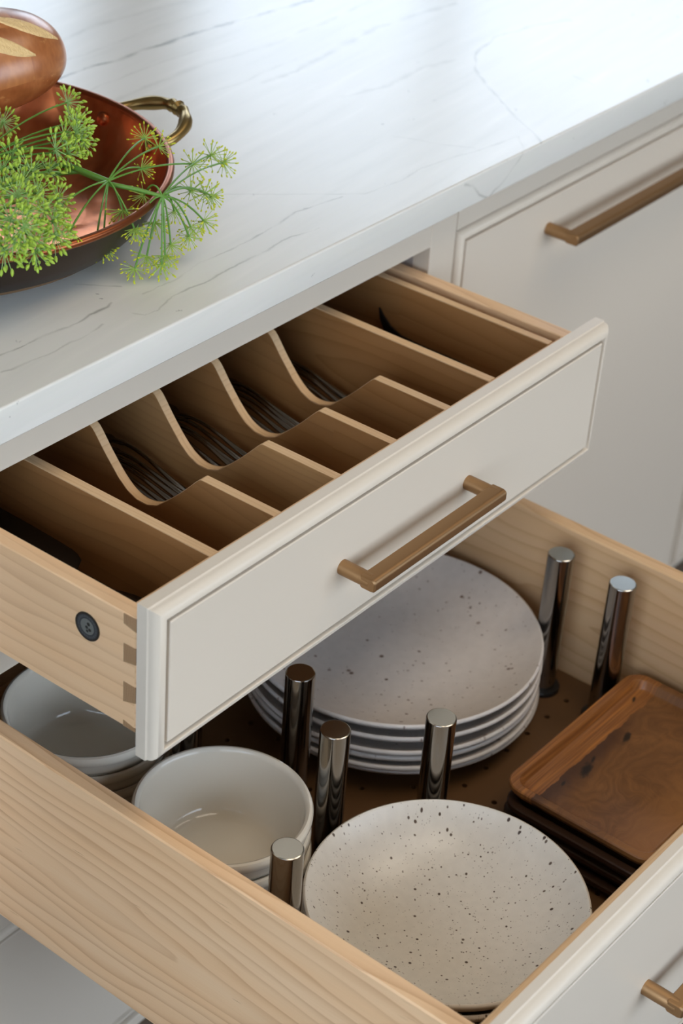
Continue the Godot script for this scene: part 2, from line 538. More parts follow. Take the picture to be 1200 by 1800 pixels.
	M.rim_copper = std(Color(0.62, 0.36, 0.23), 0.36, 1.0)
	M.crust = textured(crust_tex(), 1.0, 1.0, 0.30)
	M.crust.clearcoat_enabled = true
	M.crust.clearcoat = 0.6
	M.crust.clearcoat_roughness = 0.3
	M.score = std(Color(0.90, 0.77, 0.55), 0.7)
	M.score.heightmap_enabled = true
	M.score.heightmap_texture = height_tex(8, 0.08)
	M.score.heightmap_scale = 0.15
	M.score.uv1_triplanar = true
	M.score.uv1_scale = Vector3(14, 14, 14)
	M.stalk = std(Color(0.38, 0.56, 0.22), 0.4)
	M.ray = std(Color(0.64, 0.76, 0.34), 0.5)
	M.ray_pale = std(Color(0.64, 0.78, 0.48), 0.5)
	M.floret = std(Color(0.80, 0.82, 0.16), 0.5)
	M.seed = std(Color(0.68, 0.80, 0.28), 0.38)
	for k in ["floret", "seed", "ray"]:
		M[k].backlight_enabled = true
		M[k].backlight = M[k].albedo_color * 0.5
	M.wall = std(Color(0.60, 0.57, 0.53), 0.8)
	M.ceiling = std(Color(0.88, 0.86, 0.83), 0.8)
	M.floor = std(Color(0.40, 0.33, 0.27), 0.5)
	M.glow = std(Color(0.95, 0.93, 0.90), 0.6)
	M.glow.emission_enabled = true
	M.glow.emission = Color(1.0, 0.93, 0.84)
	M.glow.emission_energy_multiplier = 0.8
	M.frame = std(Color(0.9, 0.9, 0.88), 0.5)
	M.badge = textured(badge_tex(), 1.0, 1.0, 0.45)

# ------------------------------------------------------------------ the room
# a wall with one opening, as four boxes round it; ax: the axis across the wall (0 or 2), lo/hi of the opening along the wall and up
func holed_wall(called: String, ax: int, a: float, b: float, from: float, to: float, w0: float, w1: float, y0: float, y1: float) -> void:
	var mb := MB.new()
	var pieces := [[from, w0, -0.7, 2.30], [w1, to, -0.7, 2.30], [w0, w1, -0.7, y0], [w0, w1, y1, 2.30]]
	for p in pieces:
		if ax == 0: mb.box(Vector3(a, p[2], p[0]), Vector3(b, p[3], p[1]), 0.0)
		else: mb.box(Vector3(p[0], p[2], a), Vector3(p[1], p[3], b), 0.0)
	struct(numbered("wall_" + called), mb, M.wall)

func window_frame(n: int, ax: int, a: float, b: float, w0: float, w1: float, y0: float, y1: float, bars: int) -> void:
	var mb := MB.new()
	var t := 0.05
	var spans := [[w0, w0 + t, y0, y1], [w1 - t, w1, y0, y1], [w0 + t, w1 - t, y0, y0 + t], [w0 + t, w1 - t, y1 - t, y1]]
	for k in bars:
		var c := lerpf(w0, w1, float(k + 1) / (bars + 1))
		spans.append([c - 0.022, c + 0.022, y0 + t, y1 - t])
	spans.append([w0 + t, w1 - t, lerpf(y0, y1, 0.55) - 0.02, lerpf(y0, y1, 0.55) + 0.02])
	for p in spans:
		if ax == 0: mb.box(Vector3(a, p[2], p[0]), Vector3(b, p[3], p[1]), 0.004)
		else: mb.box(Vector3(p[0], p[2], a), Vector3(p[1], p[3], b), 0.004)
	struct("window_%d" % n, mb, M.frame)

# an added warm fill lamp, out of view, for overhead light: frame, glowing diffuser, and the light it gives just under it
func fill_lamp(at: Vector3) -> void:
	var o := thing("fill_lamp", "added unseen fill lamp over the left half of the island" if at.x < 0.5 else "added unseen fill lamp over the right half of the island", "lamp", at)
	var hs := 0.55
	var mb := MB.new()
	for p in [[-hs, hs, -hs, -hs + 0.03], [-hs, hs, hs - 0.03, hs], [-hs, -hs + 0.03, -hs + 0.03, hs - 0.03], [hs - 0.03, hs, -hs + 0.03, hs - 0.03]]:
		mb.box(Vector3(p[0], -0.045, p[2]), Vector3(p[1], 0.0, p[3]), 0.002)
	part("frame", mb, M.frame, o)
	mb = MB.new(); mb.box(Vector3(-hs + 0.03, -0.036, -hs + 0.03), Vector3(hs - 0.03, -0.006, hs - 0.03), 0.0)
	part("diffuser", mb, M.glow, o)
	var l := AreaLight3D.new()
	l.name = "fill_light"
	l.area_size = Vector2(hs * 2 - 0.08, hs * 2 - 0.08)
	l.area_normalize_energy = true
	l.light_energy = FILL_LAMP_ENERGY
	l.light_color = Color(1.0, 0.93, 0.84)
	l.area_range = 12.0
	l.area_attenuation = 2.0
	l.shadow_enabled = true
	o.add_child(l, true)
	l.position = Vector3(0, -0.048, 0)
	l.rotation_degrees = Vector3(-90, 0, 0)

func room() -> void:
	var mb := MB.new()
	mb.box(Vector3(-1.7, -0.8, -3.2), Vector3(3.6, -0.7, 3.4), 0.0)
	struct("floor", mb, M.floor)
	mb = MB.new()
	mb.box(Vector3(-1.7, 2.30, -3.2), Vector3(3.6, 2.40, 3.4), 0.0)
	struct("ceiling", mb, M.ceiling)
	for x in [-0.05, 1.35]:
		fill_lamp(Vector3(x, 2.30, 1.05))
	holed_wall("right", 0, 3.4, 3.6, -3.2, 3.4, -2.95, -0.95, 0.80, 2.05)
	window_frame(1, 0, 3.46, 3.52, -2.95, -0.95, 0.80, 2.05, 1)
	holed_wall("back", 2, -3.2, -3.0, -1.7, 3.4, 2.0, 3.35, 0.80, 2.05)
	window_frame(2, 2, -3.12, -3.06, 2.0, 3.35, 0.80, 2.05, 0)
	holed_wall("left", 0, -1.7, -1.5, -3.0, -0.35, -1.5, -0.5, 0.6, 1.7)
	window_frame(5, 0, -1.62, -1.56, -1.5, -0.5, 0.6, 1.7, 0)
	holed_wall("left", 0, -1.7, -1.5, -0.35, 3.4, 0.2, 1.9, -0.2, 1.3)
	window_frame(3, 0, -1.62, -1.56, 0.2, 1.9, -0.2, 1.3, 1)
	holed_wall("front", 2, 3.2, 3.4, -1.5, 3.4, -0.9, 2.4, 0.0, 1.8)
	window_frame(4, 2, 3.26, 3.32, -0.9, 2.4, 0.0, 1.8, 2)

# ------------------------------------------------------------------ cabinetry
const WP := 0.5587     # panel of a drawer front
const HP := 0.1054
const G := 0.0144      # its bead

func front_profile(z0: float, z1: float) -> Array:
	var p := [Vector2(0.0, z0)]
	var r := 0.0085
	p.append(Vector2(0.0, z1 - r - 0.0012))
	p.append(Vector2(0.0007, z1 - r - 0.0004))
	for k in 9:
		var a := PI / 2 * k / 8
		p.append(Vector2(0.0010 + r * (1.0 - cos(a)), z1 - r + r * sin(a)))
	p.append(Vector2(0.0102, z1 - 0.0008))
	p.append(Vector2(0.0105, z1 - 0.0072))
	p.append(Vector2(0.0136, z1 - 0.0072))
	p.append(Vector2(0.0139, z1 - 0.0012))
	p.append(Vector2(0.0147, z1 - 0.0004))
	return p

func drawer_front(x0: float, y0: float, x1: float, y1: float, z0: float, z1: float) -> MB:
	var mb := MB.new()
	mb.panel(x0, y0, x1, y1, front_profile(z0, z1))
	return mb

# bar handle: round posts from the face, a flat-topped bar with a rounded nose, mitred at the ends
func handle_shape(xa: float, xb: float, y: float, z: float, reach: float, h: float) -> MB:
	var mb := MB.new()
	var pr := h * 0.55
	for x in [xa + pr - 0.0003, xb - pr + 0.0003]:
		var path := []
		var rad := []
		for k in 8:
			var s := k / 7.0
			path.append(Vector3(x, y, z + reach * 0.80 * s))
			rad.append(pr * (1.0 - 0.05 * smoothstep(0.5, 1.0, s)))
		mb.tube(path, rad, 20, 1.0, Vector3.UP)
	var sec := []   # (z, y) outline of the bar, from the underside round the nose to the top
	var zi := z + reach - 0.0140 * h / 0.011
	var zo := z + reach
	var hh := h * 0.5
	var rr := h * 0.30
	sec.append(Vector2(zi + 0.001, y - hh)); 
	for k in 7:
		var a := -PI / 2 + PI / 2 * k / 6
		sec.append(Vector2(zo - rr * 1.15 + rr * 1.15 * cos(a), y - hh + rr + rr * sin(a)))
	for k in 7:
		var a := PI / 2 * k / 6
		sec.append(Vector2(zo - rr * 1.15 + rr * 1.15 * cos(a), y + hh - rr + rr * sin(a)))
	sec.append(Vector2(zi + 0.001, y + hh)); sec.append(Vector2(zi, y + hh - 0.001)); sec.append(Vector2(zi, y - hh + 0.001))
	var rings := []
	for x in [xa + 0.0003, xa + 0.0016, xb - 0.0016, xb - 0.0003]:
		var ring := []
		var shrink := 0.84 if x < xa + 0.001 or x > xb - 0.001 else 1.0
		for s in sec:
			ring.append(Vector3(x, y + (s.y - y) * shrink, (zi + zo) * 0.5 + (s.x - (zi + zo) * 0.5) * shrink))
		ring.reverse()
		rings.append(ring)
	mb.loft(rings)
	return mb

func cabinets() -> void:
	var top_under := 0.1687
	# --- the cabinet with the open drawers
	var at := Vector3(WP / 2, -0.7, -0.28)
	var cab := thing("base_cabinet", "greige painted island base cabinet with two drawers pulled open", "cabinet", at)
	var xo := WP + G + 0.003     # opening, right
	var xl := -G - 0.003
	var yo := HP + G + 0.003
	var mb := MB.new()
	var fz := -0.019
	# face frame: stiles and rails round three drawer openings
	mb.box(Vector3(xl - 0.041, -0.6, fz), Vector3(xl, top_under, 0.0), 0.0006)
	mb.box(Vector3(xo, -0.6, fz), Vector3(xo + 0.0405, top_under, 0.0), 0.0006)
	mb.box(Vector3(xl, yo, fz), Vector3(xo, top_under, 0.0), 0.0006)
	mb.box(Vector3(xl, -0.0628, fz), Vector3(xo, -0.0174, 0.0), 0.0006)
	mb.box(Vector3(xl, -0.336, fz), Vector3(xo, -0.304, 0.0), 0.0006)
	mb.box(Vector3(xl, -0.6, fz), Vector3(xo, -0.5865, 0.0), 0.0006)
	part("face_frame", mb, M.paint, cab, at)
	for sx in [xl - 0.041, xo + 0.0005]:
		mb = MB.new()
		mb.box(Vector3(sx, -0.6, -0.56), Vector3(sx + 0.04, top_under, fz), 0.0)
		part("side_panel", mb, M.paint_in, cab, at)
	mb = MB.new(); mb.box(Vector3(xl, -0.6, -0.58), Vector3(xo, top_under, -0.56), 0.0)
	part("back_panel", mb, M.shadow_board, cab, at)
	mb = MB.new(); mb.box(Vector3(xl, -0.6, -0.56), Vector3(xo, -0.585, fz - 0.001), 0.0)
	part("bottom_panel", mb, M.shadow_board, cab, at)
	mb = MB.new(); mb.box(Vector3(xl - 0.04, -0.7, -0.52), Vector3(xo + 0.04, -0.6, -0.07), 0.0)
	part("toe_kick", mb, M.paint, cab, at)
	for y in [-0.05, -0.328]:
		mb = MB.new(); mb.box(Vector3(xl, y, -0.56), Vector3(xo, y + 0.012, fz - 0.001), 0.0)
		part("divider_shelf", mb, M.shadow_board, cab, at)

	# upper drawer
	var D1 := 0.2009
	var xs := -0.0090
	var xe := WP + 0.0090
	var t := 0.0147
	var yt := 0.1007
	var dr := MB.new()
	dr.box(Vector3(xs + t, 0.006, -0.28), Vector3(xe - t, 0.015, 0.1623), 0.0)
	var d1 := part("drawer", dr, M.maple_shaded, cab, at, 40.0, 2)
	d1.set_meta("label", "upper drawer, shallow, pulled partly open")
	part("drawer_front", drawer_front(-G, -G, WP + G, HP + G, D1 - 0.0188, D1), M.paint, d1, at)
	part("handle", handle_shape(0.1885, 0.3675, 0.0525, D1 - 0.0006, 0.0360, 0.0116), M.brass, d1, at).set_meta("label", "brushed brass bar handle")
	mb = MB.new(); mb.box(Vector3(xs, 0.0, -0.30), Vector3(xs + t, yt, 0.1765))
	part("side_panel", mb, M.maple_side, d1, at, 40.0, 2, Vector2(0.24, 0.0))
	mb = MB.new(); mb.box(Vector3(xe - t, 0.0, -0.30), Vector3(xe, yt, 0.1765))
	part("side_panel", mb, M.maple_side, d1, at, 40.0, 2, Vector2(0.1, 0.0))
	mb = MB.new(); mb.box(Vector3(xs + t, 0.0, 0.1623), Vector3(xe - t, yt, 0.1775))
	part("box_front", mb, M.maple, d1, at, 40.0, 0)
	mb = MB.new(); mb.box(Vector3(xs + t, 0.0, -0.30), Vector3(xe - t, yt, -0.286))
	part("box_back", mb, M.maple, d1, at, 40.0, 0)
	# dovetail pins, end grain showing on the left side, a hair proud of it
	for p in [[0.1001, 0.0916, 0.1003, 0.0890], [0.0744, 0.0582, 0.0748, 0.0606], [0.0406, 0.0227, 0.0405, 0.0265], [0.0058, 0.0004, 0.0033, 0.0004]]:
		mb = MB.new()
		mb.slab_x(PackedVector2Array([Vector2(0.1650, p[0]), Vector2(0.1650, p[1]), Vector2(0.1768, p[3]), Vector2(0.1768, p[2])]), xs - 0.0003, xs + 0.004)
		part("dovetail_pin", mb, M.pin, d1, at, 40.0, 1)
	# maker's badge let into the side
	mb = MB.new()
	mb.has_uv = true
	var bc := Vector3(xs - 0.0006, 0.0708, 0.1303)
	for k in 40:
		var a0 := TAU * k / 40
		var a1 := TAU * (k + 1) / 40
		var r := 0.0117
		var A := bc + Vector3(0, sin(a0) * r, cos(a0) * r)
		var B := bc + Vector3(0, sin(a1) * r, cos(a1) * r)
		mb.tri(bc, A, B)
		for v in [Vector2.ZERO, Vector2(cos(a0), sin(a0)), Vector2(cos(a1), sin(a1))]:
			mb.uv.append(Vector2(0.5 + v.x * 0.5, 0.5 - v.y * 0.5))
		var E := A + Vector3(0.0008, 0, 0)
		var F := B + Vector3(0.0008, 0, 0)
		mb.quad(A, E, F, B)
		for v in 6: mb.uv.append(Vector2(0.5, 0.01))
	part("maker_badge", mb, M.badge, d1, at).set_meta("label", "round dark badge let into the drawer side")

	# lower drawer, slightly skewed on its runners
	d2_parts(cab, at)
	# bottom drawer, closed
	var d3 := MB.new(); d3.box(Vector3(xs, -0.57, -0.5), Vector3(xe, -0.36, -0.0195), 0.0)
	var n3 := part("drawer", d3, M.maple, cab, at, 40.0, 0)
	part("drawer_front", drawer_front(-G, -0.5835, WP + G, -0.339, -0.0188, 0.0), M.paint, n3, at)

	# --- the cabinet to the right
	var x0 := 0.6181
	var x1 := 1.2515
	at = Vector3((x0 + x1) / 2, -0.7, -0.28)
	var cb := thing("base_cabinet", "greige painted cabinet on the right with one tall closed front", "cabinet", at)
	mb = MB.new()
	mb.box(Vector3(x0, 0.126, fz), Vector3(x1, top_under, 0.0), 0.0006)
	part("top_rail", mb, M.paint, cb, at)
	mb = MB.new()
	mb.box(Vector3(x0, -0.6, fz), Vector3(x1, -0.588, 0.0), 0.0006)
	part("bottom_rail", mb, M.paint, cb, at)
	mb = MB.new(); mb.box(Vector3(x0, -0.6, -0.56), Vector3(x1, top_under, fz - 0.001), 0.0)
	part("carcass", mb, M.paint_in, cb, at)
	mb = MB.new(); mb.box(Vector3(x0, -0.7, -0.52), Vector3(x1, -0.6, -0.07), 0.0)
	part("toe_kick", mb, M.paint, cb, at)
	var dd := part("door", drawer_front(x0 + 0.003, -0.585, x1 - 0.0035, 0.1235, -0.0188, 0.002), M.paint, cb, at)
	part("handle", handle_shape(0.7780, 1.0916, 0.0750, 0.0014, 0.0400, 0.0120), M.brass, dd, at).set_meta("label", "long brushed brass bar handle")
	# --- the next one, its edge in view at the right
	x0 = 1.2530
	x1 = 1.70
	at = Vector3((x0 + x1) / 2, -0.7, -0.28)
	var cc := thing("base_cabinet", "greige cabinet at the far right, only its edge in view", "cabinet", at)
	mb = MB.new(); mb.box(Vector3(x0, -0.6, -0.56), Vector3(x1, top_under, fz - 0.001), 0.0)
	part("carcass", mb, M.paint_in, cc, at)
	part("door", drawer_front(x0 + 0.0015, -0.585, x1 - 0.003, 0.1235, -0.0188, 0.002), M.paint, cc, at)
	mb = MB.new(); mb.box(Vector3(x0, 0.126, fz), Vector3(x1, top_under, 0.0), 0.0006)
	part("top_rail", mb, M.paint, cc, at)
	mb = MB.new(); mb.box(Vector3(x0, -0.7, -0.52), Vector3(x1, -0.6, -0.07), 0.0)
	part("toe_kick", mb, M.paint, cc, at)

	# --- countertop: eased edges
	var cat := Vector3(0.5, top_under, -0.6)
	var top := thing("countertop", "white marble countertop with grey veins and eased front edge", "countertop", cat)
	mb = MB.new()
	mb.box(Vector3(-0.9, top_under, -1.25), Vector3(2.1, 0.1996, 0.030), 0.0022)
	part("slab", mb, M.stone, top, cat, 50.0, func(p: Vector3, n: Vector3) -> Vector2:
		return Vector2(p.x, p.z + (0.1996 - p.y if n.z > 0.5 else 0.0)))

const DY := -0.01521   # the lower drawer's skew
const PIV := Vector3(WP / 2, 0, 0.26)
func d2w(p: Vector3) -> Vector3:
	return PIV + (p - PIV).rotated(Vector3.UP, DY)

func d2_parts(cab: Node3D, at: Vector3) -> void:
	var xs := -0.0090
	var xe := WP + 0.0090
	var t := 0.0147
	var yt := -0.0878
	var yb := -0.2865
	# the drawer's own mesh is its pegboard bottom, pierced on a 33 mm grid
	var mb := MB.new()
	var fy := -0.2465
	var gx := 0.0331
	var gz := 0.0325
	var x_first := 0.5171 - gx * 15.5
	var z_first := 0.2404 - gz * 9.5
	var nx := 16
	var nz := 17
	var hr := 0.0027
	for i in nx:
		for j in nz:
			var c := Vector3(x_first + gx * (i + 0.5), fy, z_first + gz * (j + 0.5))
			var m := 16
			for k in m:
				var a0 := TAU * k / m
				var a1 := TAU * (k + 1) / m
				var d0 := Vector2(cos(a0), sin(a0))
				var d1 := Vector2(cos(a1), sin(a1))
				var s0 := d0 / maxf(absf(d0.x), absf(d0.y))
				var s1 := d1 / maxf(absf(d1.x), absf(d1.y))
				var I0 := c + Vector3(d0.x * hr, 0, d0.y * hr)
				var I1 := c + Vector3(d1.x * hr, 0, d1.y * hr)
				var O0 := c + Vector3(s0.x * gx / 2, 0, s0.y * gz / 2)
				var O1 := c + Vector3(s1.x * gx / 2, 0, s1.y * gz / 2)
				mb.quad(I0, I1, O1, O0)
				mb.quad(I1, I0, I0 - Vector3(0, 0.009, 0), I1 - Vector3(0, 0.009, 0))
	var xa := x_first
	var xb := x_first + gx * nx
	var za := z_first
	var zb := z_first + gz * nz
	# plain margins out to the walls, and the underside
	for r in [[xs + t, xa, -0.0715, 0.4825], [xb, xe - t, -0.0715, 0.4825], [xa, xb, -0.0715, za], [xa, xb, zb, 0.4825]]:
		if r[1] > r[0] and r[3] > r[2]:
			mb.quad(Vector3(r[0], fy, r[2]), Vector3(r[0], fy, r[3]), Vector3(r[1], fy, r[3]), Vector3(r[1], fy, r[2]))
	mb.quad(Vector3(xs + t, fy - 0.012, -0.0715), Vector3(xe - t, fy - 0.012, -0.0715), Vector3(xe - t, fy - 0.012, 0.4825), Vector3(xs + t, fy - 0.012, 0.4825))
	var d2 := part("drawer", mb, M.pegboard, cab, PIV, 40.0, 2)
	d2.position = PIV - at
	d2.rotation.y = DY
	d2.set_meta("label", "lower drawer, deep, pulled wide open, with a pegboard bottom")
	mb = MB.new(); mb.box(Vector3(xs, yb, -0.0935), Vector3(xs + t, yt, 0.4975), 0.0012)
	part("side_panel", mb, M.maple_long, d2, PIV, 40.0, 2, Vector2(0.06, 0.297))
	mb = MB.new(); mb.box(Vector3(xe - t, yb, -0.0935), Vector3(xe, yt, 0.4975), 0.0012)
	part("side_panel", mb, M.maple, d2, PIV, 40.0, 2, Vector2(0.02, 0.31))
	mb = MB.new(); mb.box(Vector3(xs + t, yb, 0.4825), Vector3(xe - t, yt, 0.4972), 0.0012)
	part("box_front", mb, M.edge, d2, PIV, 40.0, 0)
	mb = MB.new(); mb.box(Vector3(xs + t, yb, -0.0935), Vector3(xe - t, -0.156, -0.0715), 0.0012)
	part("box_back", mb, M.maple, d2, PIV, 40.0, 0)
	part("drawer_front", drawer_front(-G, -0.301, WP + G, -0.0660, 0.4973, 0.5140), M.paint, d2, PIV)
	part("handle", handle_shape(0.1885, 0.3675, -0.1790, 0.5134, 0.0360, 0.0116), M.brass, d2, PIV).set_meta("label", "brushed brass bar handle")

# ------------------------------------------------------------------ cutlery drawer
func cutlery_insert() -> void:
	var at := Vector3(0.28, 0.0155, -0.06)
	var o := thing("cutlery_insert", "maple cutlery insert with four scooped dividers fitted in the upper drawer", "drawer insert", at)
	var mb := MB.new()
	mb.box(Vector3(0.0067, 0.0153, -0.284), Vector3(0.5487, 0.0213, 0.1613), 0.0)
	part("base", mb, M.pegboard, o, at, 40.0, 2)
	for x in [[0.0850, 0.0942, 0.0980], [0.4415, 0.4505, 0.0992], [0.5330, 0.5405, 0.0998]]:
		mb = MB.new(); mb.box(Vector3(x[0], 0.0213, -0.284), Vector3(x[1], x[2], 0.1613), 0.0008)
		var sd := part("straight_divider", mb, M.maple_shaded, o, at, 40.0, 2, Vector2(x[0] * 3.0, x[0]))
		mb = MB.new(); mb.box(Vector3(x[0], x[2] - 0.0008, -0.284), Vector3(x[1], x[2] + 0.0003, 0.1613), 0.0003)
		part("lit_ply_edge", mb, M.edge, sd, at, 40.0, 2, Vector2(x[0], x[0] * 3.0))  # ply edge, its colour kept pale for light falling on the top
	# the scooped dividers: high at the back, dipping to a trough, then up to a flat front
	var cv := Curve2D.new()
	var ctrl := [Vector2(-0.036, 0.0985), Vector2(-0.027, 0.0965), Vector2(-0.0125, 0.0785), Vector2(0.0019, 0.0626), Vector2(0.0140, 0.0535), Vector2(0.0270, 0.0500), Vector2(0.0410, 0.0532), Vector2(0.0521, 0.0620), Vector2(0.0696, 0.0792), Vector2(0.0850, 0.0962), Vector2(0.0890, 0.0985)]
	var k := 0
	for x in [0.1570, 0.2300, 0.3025, 0.3770]:
		var crest := PackedVector2Array([Vector2(0.1613, 0.0985)])
		for i in range(ctrl.size() - 1, 0, -1):
			for q in 5:
				var a: Vector2 = ctrl[i]
				var b: Vector2 = ctrl[i - 1]
				var a0: Vector2 = ctrl[mini(i + 1, ctrl.size() - 1)]
				var b0: Vector2 = ctrl[maxi(i - 2, 0)]
				crest.append(a.cubic_interpolate(b, a0, b0, q / 5.0))
		crest.append(ctrl[0])
		crest.append(Vector2(-0.284, 0.0985))
		var poly := PackedVector2Array([Vector2(-0.284, 0.0213), Vector2(0.1613, 0.0213)])
		for p in crest: poly.append(p - Vector2(0, 0.0005))
		mb = MB.new(); mb.slab_x(poly, x, x + 0.0086)
		var sc := part("scooped_divider", mb, M.maple_mid if k == 1 else M.maple_shaded, o, at, 30.0, 2, Vector2(x * 2.3, x))  # faces darkened in colour for the shade below the crest
		# ply top edge, a thin strip coloured paler for the light from above
		poly = PackedVector2Array()
		for p in crest: poly.append(p)
		for i in range(crest.size() - 1, -1, -1): poly.append(crest[i] - Vector2(0, 0.0018))
		mb = MB.new(); mb.slab_x(poly, x + 0.0001, x + 0.0085)
		part("lit_ply_edge", mb, M.edge, sc, at, 30.0, 2, Vector2(x, x * 2.0))
		k += 1

# one utensil lying along z, handle tip towards +z; kind decides the head
func utensil(kind: String) -> Array:
	var body := MB.new()
	var rings := []
	var L := 0.21
	for i in 41:
		var s := i / 40.0
		var z := 0.085 - L * s
		var w: float
		var h := 0.0016
		var y := 0.002 + 0.020 * exp(-pow((s - 0.50) / 0.22, 2.0))
		if s < 0.55: w = lerpf(0.0052, 0.0017, smoothstep(0.0, 0.42, s)) * sqrt(clampf(s * 14.0, 0.05, 1.0))
		elif kind == "knife": w = 0.0075 * smoothstep(0.55, 0.62, s) * (1.0 - smoothstep(0.9, 1.0, s)) + 0.003
		else: w = 0.003 + (0.0185 if kind == "spoon" else 0.011) * sin(PI * clampf((s - 0.60) / 0.42, 0.0, 1.0))
		if kind != "knife" and s > 0.65: y -= 0.006 * sin(PI * (s - 0.65) / 0.35)
		if s > 0.98: w *= 0.45
		if kind == "fork" and s > 0.80: w = minf(w, 0.0115) 
		var ring := []
		for j in 12:
			var a := TAU * j / 12
			var dish := 0.0 if s < 0.62 or kind == "knife" else 0.004 * (1.0 - cos(a) * cos(a))
			ring.append(Vector3(w * cos(a), y + h * sin(a) - dish, z))
		rings.append(ring)
	if kind == "fork": rings.resize(33)
	body.loft(rings)
	var tines := []
	if kind == "fork":
		for k in 4:
			var tm := MB.new()
			var x0 := (k - 1.5) * 0.0048
			var z0 := 0.085 - L * 0.80
			tm.tube([Vector3(x0, 0.0005, z0 + 0.003), Vector3(x0, -0.001, z0 - 0.02), Vector3(x0, 0.003, z0 - 0.042)], [0.0017, 0.0015, 0.0006], 6)
			tines.append(tm)
	return [body, tines]

func cutlery() -> void:
	rng.seed = 9
	var proto := {}
	var sets := [["fork", 0.1660, 0.2300, "dinner forks in the first scooped bay", "steel dinner fork, %s in the first scooped bay from the left"],
		["spoon", 0.2390, 0.3025, "tablespoons in the second scooped bay", "steel tablespoon, %s in the second scooped bay from the left"],
		["fork", 0.3115, 0.3770, "small forks in the third scooped bay", "steel small fork, %s in the third scooped bay from the left"],
		["spoon", 0.3860, 0.4415, "teaspoons in the fourth scooped bay", "steel teaspoon, %s in the rightmost scooped bay"]]
	for b in sets.size():
		var s: Array = sets[b]
		var base := Vector3((s[1] + s[2]) / 2, 0.0225, -0.02)
		var first: Node3D = null
		for i in 6:
			var f := i / 5.0
			var at := Vector3(lerpf(s[1] + 0.017, s[2] - 0.017, f), 0.0245 + 0.006 * f, rng.randf_range(-0.012, 0.006) - 0.004)
			var lab: String = s[4] % ["leftmost", "second from the left", "third from the left", "third from the right", "second from the right", "rightmost"][i]
			var o: Node3D
			if first == null:
				o = thing(["fork", "spoon", "fork", "spoon"][b], lab, s[0], at, 0.0, s[3])
				var u := utensil(s[0])
				part("body", u[0], M.cutlery, o, Vector3.ZERO, 60.0)
				for tm in u[1]: part("tine", tm, M.cutlery, o, Vector3.ZERO, 60.0)
				first = o
			else:
				o = copy(first, lab, at, 0.0, s[3])
			o.rotation = Vector3(rng.randf_range(-0.02, 0.02), rng.randf_range(-0.04, 0.04), rng.randf_range(0.15, 0.35))
	# left bay: two dark tools
	var at := Vector3(0.050, 0.0220, 0.0)
	var o := thing("cake_server", "dark metal server with rounded bright-edged tip in the leftmost straight bay", "server", at)
	var mb := MB.new()
	var rings := []
	for i in 30:
		var s := i / 29.0
		var w := 0.0210 * sqrt(maxf(0.02, 1.0 - pow(maxf(0.0, (s - 0.86) / 0.14), 3.0))) * lerpf(0.72, 1.0, smoothstep(0.0, 0.8, s))
		var ring := []
		for j in 12:
			var a := TAU * j / 12
			ring.append(Vector3(w * cos(a), 0.038 - 0.009 * s + 0.0012 * sin(a), -0.16 + 0.218 * s))
		ring.reverse()
		rings.append(ring)
	mb.loft(rings)
	part("blade", mb, M.grey_metal, o, Vector3.ZERO, 60.0)
	mb = MB.new()
	mb.tube([Vector3(0, 0.038, -0.155), Vector3(0, 0.030, -0.20), Vector3(0, 0.010, -0.27)], [0.006, 0.009, 0.008], 10)
	part("handle", mb, M.black, o, Vector3.ZERO, 60.0)
	at = Vector3(0.050, 0.0220, 0.1)
	o = thing("kitchen_tool", "black ribbed tool grip in the front corner of the leftmost bay", "kitchen tool", at)
	mb = MB.new()
	rings = []
	for i in 25:
		var s := i / 24.0
		var r := 0.0140 * sqrt(clampf(sin(PI * clampf(s * 0.92 + 0.06, 0.0, 1.0)), 0.05, 1.0))
		var ring := []
		for j in 18:
			var a := TAU * j / 18
			var rib := 1.0 + 0.05 * cos(a * 9.0)
			ring.append(Vector3(-0.008 + 0.022 * s + r * 1.3 * rib * cos(a), 0.0135 + r * 0.95 * rib * sin(a), -0.040 + 0.085 * s))
		ring.reverse()
		rings.append(ring)
	mb.loft(rings)
	part("grip", mb, M.black, o, Vector3.ZERO, 60.0)
	mb = MB.new()
	mb.tube([Vector3(-0.007, 0.0125, -0.037), Vector3(-0.020, 0.0060, -0.13)], [0.006, 0.0050], 8)
	part("shaft", mb, M.grey_metal, o, Vector3.ZERO, 60.0)
	# right bay: a black knife leaning on edge against the bay's far wall
	at = Vector3(0.530, 0.0220, 0.04)
	o = thing("kitchen_knife", "black kitchen knife with upturned pointed tip leaning in the rightmost bay", "knife", at)
	mb = MB.new()
	mb.slab_x(PackedVector2Array([Vector2(-0.060, 0.048), Vector2(-0.055, 0.042), Vector2(-0.046, 0.034), Vector2(-0.033, 0.0285), Vector2(-0.010, 0.0270), Vector2(0.030, 0.0272), Vector2(0.055, 0.0245), Vector2(0.085, 0.0150), Vector2(0.085, 0.001), Vector2(0.030, 0.001), Vector2(-0.010, 0.004), Vector2(-0.034, 0.011), Vector2(-0.050, 0.024), Vector2(-0.058, 0.038)]), -0.0011, 0.0011)
	part("blade", mb, M.black, o, Vector3.ZERO, 30.0)
	mb = MB.new()
	mb.tube([Vector3(-0.004, 0.009, 0.078), Vector3(-0.005, 0.009, 0.098), Vector3(-0.005, 0.009, 0.117)], [0.006, 0.0075, 0.006], 10)
	part("handle", mb, M.black, o, Vector3.ZERO, 60.0)

